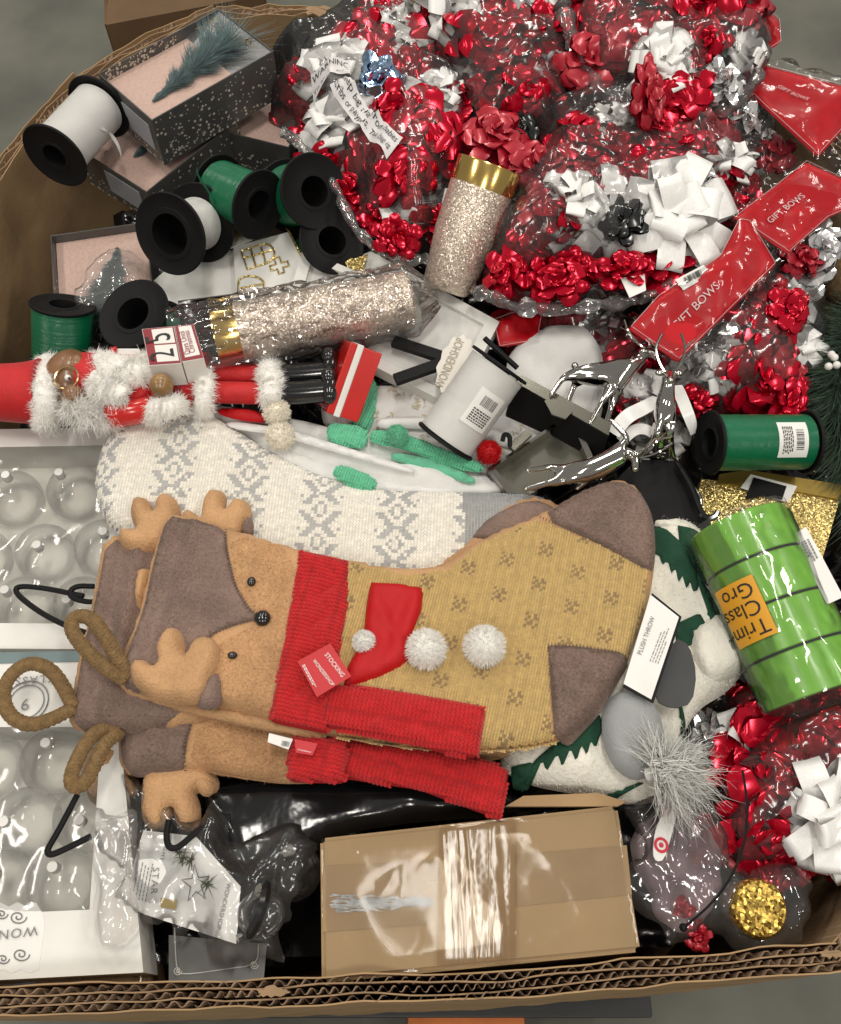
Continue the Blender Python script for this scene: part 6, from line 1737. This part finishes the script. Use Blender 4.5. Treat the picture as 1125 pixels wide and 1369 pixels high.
strands('yarn_ends', base+rr.normal(0, .005, (n, 3)), d+cv*.25, .042, .0012, tass_m, tas, droop=.95, seg=9, seed=3, jit=.06, curl=.2, wave=.005)
n = 260; an = rr.uniform(1.2, 2.4, n); d = np.c_[np.cos(an), np.sin(an), np.full(n, .35)]
strands('yarn_ends', base+rr.normal(0, .004, (n, 3)), d, .034, .0012, tass_m, tas, droop=.6, seg=5, seed=4, jit=.15, curl=.3)
MB().tube(smooth_path([P(868, 1034, .925), P(880, 1032, .935), P(890, 1030, .935)]), [.006]*17, 10).build('binding', tass_m, tas, world=True) if False else MB().tube([P(866, 1036, .925), P(890, 1030, .935)], .006, 10).build('binding', tass_m, tas, world=True)

# ------------------------------------------------------------------ front carton wrapped in film
fc = thing('shipping_carton', 'brown shipping carton with shiny tape and clear wrap, at the front', 'carton', at=P(640, 1195, .7))
pf = Pl(.893, 640, 1190, .0, .0)
Q = [(428, 1120), (826, 1076), (858, 1272), (430, 1314)]
box_m = mat('kraft_carton', (.34, .225, .108), .7, var=.1, vs=12, bump=.15, bs=160)
w = [pf(*p) for p in Q]; n_ = Vector((0, 0, 1))
mbx = MB(); 
bm = bmesh.new(); vt = [bm.verts.new(p) for p in w]; vb = [bm.verts.new(p-n_*.2) for p in w]
bm.faces.new(vt[::-1] if (w[1]-w[0]).cross(w[3]-w[0]).z < 0 else vt); bm.faces.new(vb)
for i in range(4): bm.faces.new((vt[i], vt[(i+1) % 4], vb[(i+1) % 4], vb[i]))
bmesh.ops.recalc_face_normals(bm, faces=bm.faces[:]); bmesh.ops.bevel(bm, geom=bm.edges[:], offset=.004, segments=3, affect='EDGES')
bm.verts.index_update(); mbx.add([v.co.copy() for v in bm.verts], [[v.index for v in f.verts] for f in bm.faces]); bm.free()
mbx.build('body', box_m, fc, world=True, sharp=30)
quad('kraft_tape', [(432, 1158), (584, 1150), (592, 1176), (568, 1178), (572, 1236), (432, 1246)], pf, .0004, mat('kraft_tape', (.28, .18, .085), .6, var=.08), fc, lift=.0008)
quad('kraft_patch', [(690, 1142), (838, 1130), (845, 1196), (690, 1212)], pf, .0004, MAT['kraft_tape'], fc, lift=.0006)
rg = random.Random(4); sm = []
for i in range(17): sm.append((444+i*8, 1204-i*.35+rg.uniform(-3, 3)+abs(i-8)*.3))
for i in range(17): sm.append((570-i*8, 1216-abs(i-3)*.3+rg.uniform(-3, 3)+i*.7))
smb = MB()
for i in range(420):
    x = 442+rg.random()**.9*132; y = 1210+(x-442)*-.03+rg.gauss(0, 5.2)*(1.15-.6*(x-442)/132); l = rg.uniform(4, 14)
    a_, b_ = pf(x, y, .0012+rg.random()*.0005), pf(x+l, y-l*.06+rg.uniform(-1.5, 1.5), .0012+rg.random()*.0005); s_ = Vector((0, 1, 0))*rg.uniform(.0004, .0011)
    smb.add([a_-s_*.5, b_, a_+s_, a_-Vector((.002, 0, 0))], [(0, 1, 2, 3)])
smb.build('paint_smear', mat('grey_paint', (.36, .36, .35), .6, var=.35, vs=90), fc, world=True, smooth=False, kind='stuff')
FW = Soft([(430, 1122), (826, 1079), (855, 1270), (433, 1311)], pf, .0012, .01, .0, 10, 5, 0, extra=lambda x, y: .0012+.0009*(ridged(x*12+y*9, y*14-x*4, 2.)-.6))
FW.top('clear_wrap', film('carton_wrap', haze=.01, k=.4, base=.0, cr=5, fine=8, bstr=.14, rough=.08), fc, .006)
TP = Soft([(588, 1104), (690, 1093), (692, 1150), (690, 1286), (584, 1296), (586, 1180)], pf.up(.003), .0008, .004, 0, 10, 5, 0, extra=lambda x, y: .00018*np.sin(x*700+3*fbm(x*40, y*20, 1.)))
TP.top('clear_tape', tape_film, fc, .004)
pr = Pl(.895)
card('back_flap', [(676, 1078), (700, 1064), (800, 1060), (838, 1072), (826, 1078)], Pl(.888), .004, cardboard_in, fc)

# black glossy plastic sheet behind the carton
bs_, BS = soft_thing('black_plastic_bag', 'glossy black plastic bag between the stockings and the front carton', 'plastic bag',
    [(262, 1058), (330, 1040), (470, 1040), (600, 1052), (700, 1060), (690, 1092), (560, 1098), (450, 1116), (400, 1160), (330, 1190), (290, 1120)], .845, .018, .02, black_film, wr=.008, ws=16, seed=81, part='film')

# ------------------------------------------------------------------ clear bag with a star ornament card and glass ball
ob = thing('ornament_bag', 'crinkled clear bag holding a star ornament card, front of the bin', 'bag', at=P(280, 1180, .84))
OB = Soft([(118, 1075), (180, 1050), (260, 1075), (340, 1085), (420, 1110), (428, 1190), (410, 1270), (340, 1298), (250, 1262), (180, 1250), (150, 1180)], Pl(.862), .022, .03, .008, 18, 9, 1, jag=.035, extra=lambda x, y: .014*(ridged(x*20, y*20, 9.)-.9))
OB.top('film', crinkle, ob, .006)
oc = thing('star_ornament_card', 'white printed card with a star drawing inside the clear bag', 'card', at=P(250, 1180, .86))
po_ = Pl(.868, 250, 1180, 0, .1)
card('card', [(192, 1110), (262, 1118), (322, 1185), (316, 1262), (192, 1222), (164, 1206)], po_, .001, white_pap, oc)
text_px('STAR', (205, 1160), (202, 1195), po_, grey_ink, oc, tall=1.0, spacing=1.2)
text_px('LIGHT', (222, 1125), (214, 1150), po_, grey_ink, oc, tall=.9, spacing=1.2)
text_px('WONDERSHOP', (304, 1180), (290, 1242), po_, grey_ink, oc, tall=1.0)
star = []
for k in range(11):
    r0 = 26 if k % 2 == 0 else 10; a = k*math.pi/5-.4; star.append((262+r0*.75*math.cos(a), 1182+r0*math.sin(a)))
MB().tube([po_(*p, .001) for p in star], .0005, 4).build('star_drawing', grey_ink, oc, world=True)
card('gold_square', [(216, 1200), (238, 1204), (236, 1216), (216, 1213)], po_, .002, gold_foil, oc, lift=.003)
for x, y in ((240, 1140), (256, 1150), (278, 1182), (246, 1146)):
    strands('sprig', [tuple(po_(x, y, .002))]*26, np.random.default_rng(x).normal(0, 1, (26, 3)), .012, .0012, mat('olive_sprig', (.08, .09, .025), .7), oc, droop=.2, seed=x)
fine_print((176, 1200), (186, 1150), (198, 1206), po_, grey_ink, oc, 5, 4, fill=.25)
gl = thing('glass_ball_ornament', 'clear glass ball ornament with a black ring in the bag', 'ornament', at=P(350, 1225, .85))
MB().sphere(P(350, 1222, .868), .0205, 28, 18).build('ball', thin_glass, gl, world=True)
ring(P(338, 1215, .868), .024, .0045, (-.9, .25, .5), black_gl, 'ring', gl)
MB().lathe([(0, .008), (.006, .008), (.0065, 0), (.0065, -.005)], 16, T=Matrix.Translation(P(352, 1192, .872))).build('cap', nickel, gl, world=True)
gcx = thing('swirl_card', 'grey see-through card with white swirl lines, low at the front', 'card', at=P(290, 1290, .82))
pgc = Pl(.835)
card('card', [(226, 1250), (357, 1262), (353, 1308), (306, 1328), (272, 1310), (226, 1318)], pgc, .001, mat('smoke_card', (.16, .16, .155), .25, coat=.4), gcx)
for pts in ([(234, 1240), (236, 1296), (244, 1304), (300, 1296), (345, 1290), (346, 1262)], [(300, 1322), (320, 1316), (345, 1310)]):
    MB().tube(smooth_path([pgc(*p, .001) for p in pts], 2), .0005, 4).build('swirl_line', white_pap, gcx, world=True)
for x, y in ((238, 1298), (340, 1290)):
    MB().tube([pgc(x+(6-k*.22)*math.cos(k*.5), y+(6-k*.22)*math.sin(k*.5), .001) for k in range(26)], .0005, 4).build('swirl_line', white_pap, gcx, world=True)
gx = thing('glass_bauble', 'smoky clear glass bauble at the edge of the ornament bag', 'ornament', at=P(395, 1160, .85))
MB().sphere(P(392, 1165, .84), .026, 28, 18).build('ball', thin_glass, gx, world=True)
MB().lathe([(0, .008), (.006, .008), (.0065, 0), (.0065, -.005)], 16, T=Matrix.Translation(P(388, 1140, .862))).build('cap', nickel, gx, world=True)

# ------------------------------------------------------------------ bag with a gold glitter ornament in the near corner
rb_ = thing('trinket_bag', 'clear bag with a red ring tag and gold glitter pieces in the near corner', 'bag', at=P(950, 1180, .84))
RB = Soft([(846, 1090), (880, 1062), (930, 1070), (965, 1110), (985, 1180), (1030, 1150), (1080, 1160), (1085, 1210), (1070, 1255), (1000, 1272), (900, 1272), (862, 1250), (850, 1170)], Pl(.862), .024, .035, .008, 18, 21, 1, jag=.03, extra=lambda x, y: .012*(ridged(x*24, y*13, 4.)-.9))
RB.top('film', film('pinkish_film', tint=(.96, .9, .92), haze=.04, k=1.1, base=.02, cr=12, fine=15, bstr=.7, rough=.09), rb_, .0055)
TS = Soft([(852, 1100), (880, 1072), (925, 1076), (958, 1100), (972, 1165), (958, 1235), (900, 1250), (866, 1225), (856, 1160)], Pl(.858), .014, .02, .006, 26, 23, 1, jag=.012, extra=lambda x, y: .010*(ridged(x*34, y*20, 14.)-.8))
TS.top('inner_wrap', film('pink_tissue_film', tint=(.95, .9, .92), haze=.32, k=1.0, base=.03, cr=12, fine=16, bstr=.7, rough=.1, hcol=(.72, .58, .6)), rb_, .005)
tgx = thing('ring_logo_tag', 'white tag with a red ring and dot in the corner bag', 'tag', at=P(885, 1120, .88))
ptx = Pl(.884, 885, 1120, -.2, 0)
card('tag', [(873, 1142), (876, 1110), (888, 1086), (900, 1074), (906, 1086), (898, 1118), (888, 1150), (878, 1152)], ptx, .001, white_pap, tgx, rnd=1)
redp = mat('logo_red', (.55, .01, .03), .5, var=0)
def disc(cx, cy, r0, r1, pl, m, nm, par, lift):
    k = 28; vs, fs = [], []
    c = pl(cx, cy, lift)
    e1 = Vector((1, 0, pl.gx)).normalized(); e2 = pl.n.cross(e1)
    for i in range(k):
        a = 2*math.pi*i/k
        for r0_ in (r0, r1): vs.append(c+(e1*math.cos(a)+e2*math.sin(a))*r0_)
    for i in range(k): j = (i+1) % k; fs.append((2*i, 2*i+1, 2*j+1, 2*j))
    MB().add(vs, fs).build(nm, m, par, world=True, smooth=False)
disc(884, 1130, .0042, .0066, ptx, redp, 'logo_ring', tgx, .0008); disc(884, 1130, 0.0, .0022, ptx, redp, 'logo_dot', tgx, .0008)
MB().tube(smooth_path([ptx(884, 1092, .001), ptx(890, 1080, .001), ptx(896, 1078, .001), ptx(892, 1090, .001)]), .0008, 5).build('logo_stroke', redp, tgx, world=True)
gp_ = thing('glitter_stopper', 'gold glitter disc stopper with a champagne band in the corner bag', 'ornament', at=P(1012, 1220, .85))
gold_gl2 = mat('coarse_gold_glitter', (.62, .42, .1), .3, .9, var=.5, vs=200, glit=(420, 1.1))
aa, bb_ = P(1018, 1216, .888), P(990, 1206, .846)
M = frame(aa, bb_, (0, 0, 1)) @ Matrix.Rotation(math.pi/2, 4, 'Y')
Lg = (bb_-aa).length
MB().lathe([(0, -.001), (.021, 0), (.0235, .003), (.0235, .012), (.021, .014)], 40, T=M).build('disc', gold_gl2, gp_, world=True)
MB().lathe([(.018, .013), (.0185, Lg), (.016, Lg+.004), (0, Lg+.004)], 40, T=M).build('band', champ, gp_, world=True)
for x, y, r, lab in ((912, 1213, 26, 'little red bow at the end of the black cord'), (930, 1250, 32, 'red bow pressed flat at the bottom of the corner bag')):
    p = P(x, y, .86); bow(p, r/FPX*.8, 'q', lab, None, (0, -.2, 1), 1.)
cord = thing('elastic_string', 'thin black cord curving down over the corner bag', 'cord', at=P(980, 1150, .9))
MB().tube(smooth_path([P(993, 1030, .905), P(1001, 1080, .91), P(996, 1130, .912), P(975, 1180, .91), P(945, 1215, .908), P(914, 1240, .90)], 3), .0011, 6).build('cord', black_mt, cord, world=True)
MB().sphere(P(914, 1240, .90), .0035, 10, 8).build('knot', black_mt, cord, world=True)
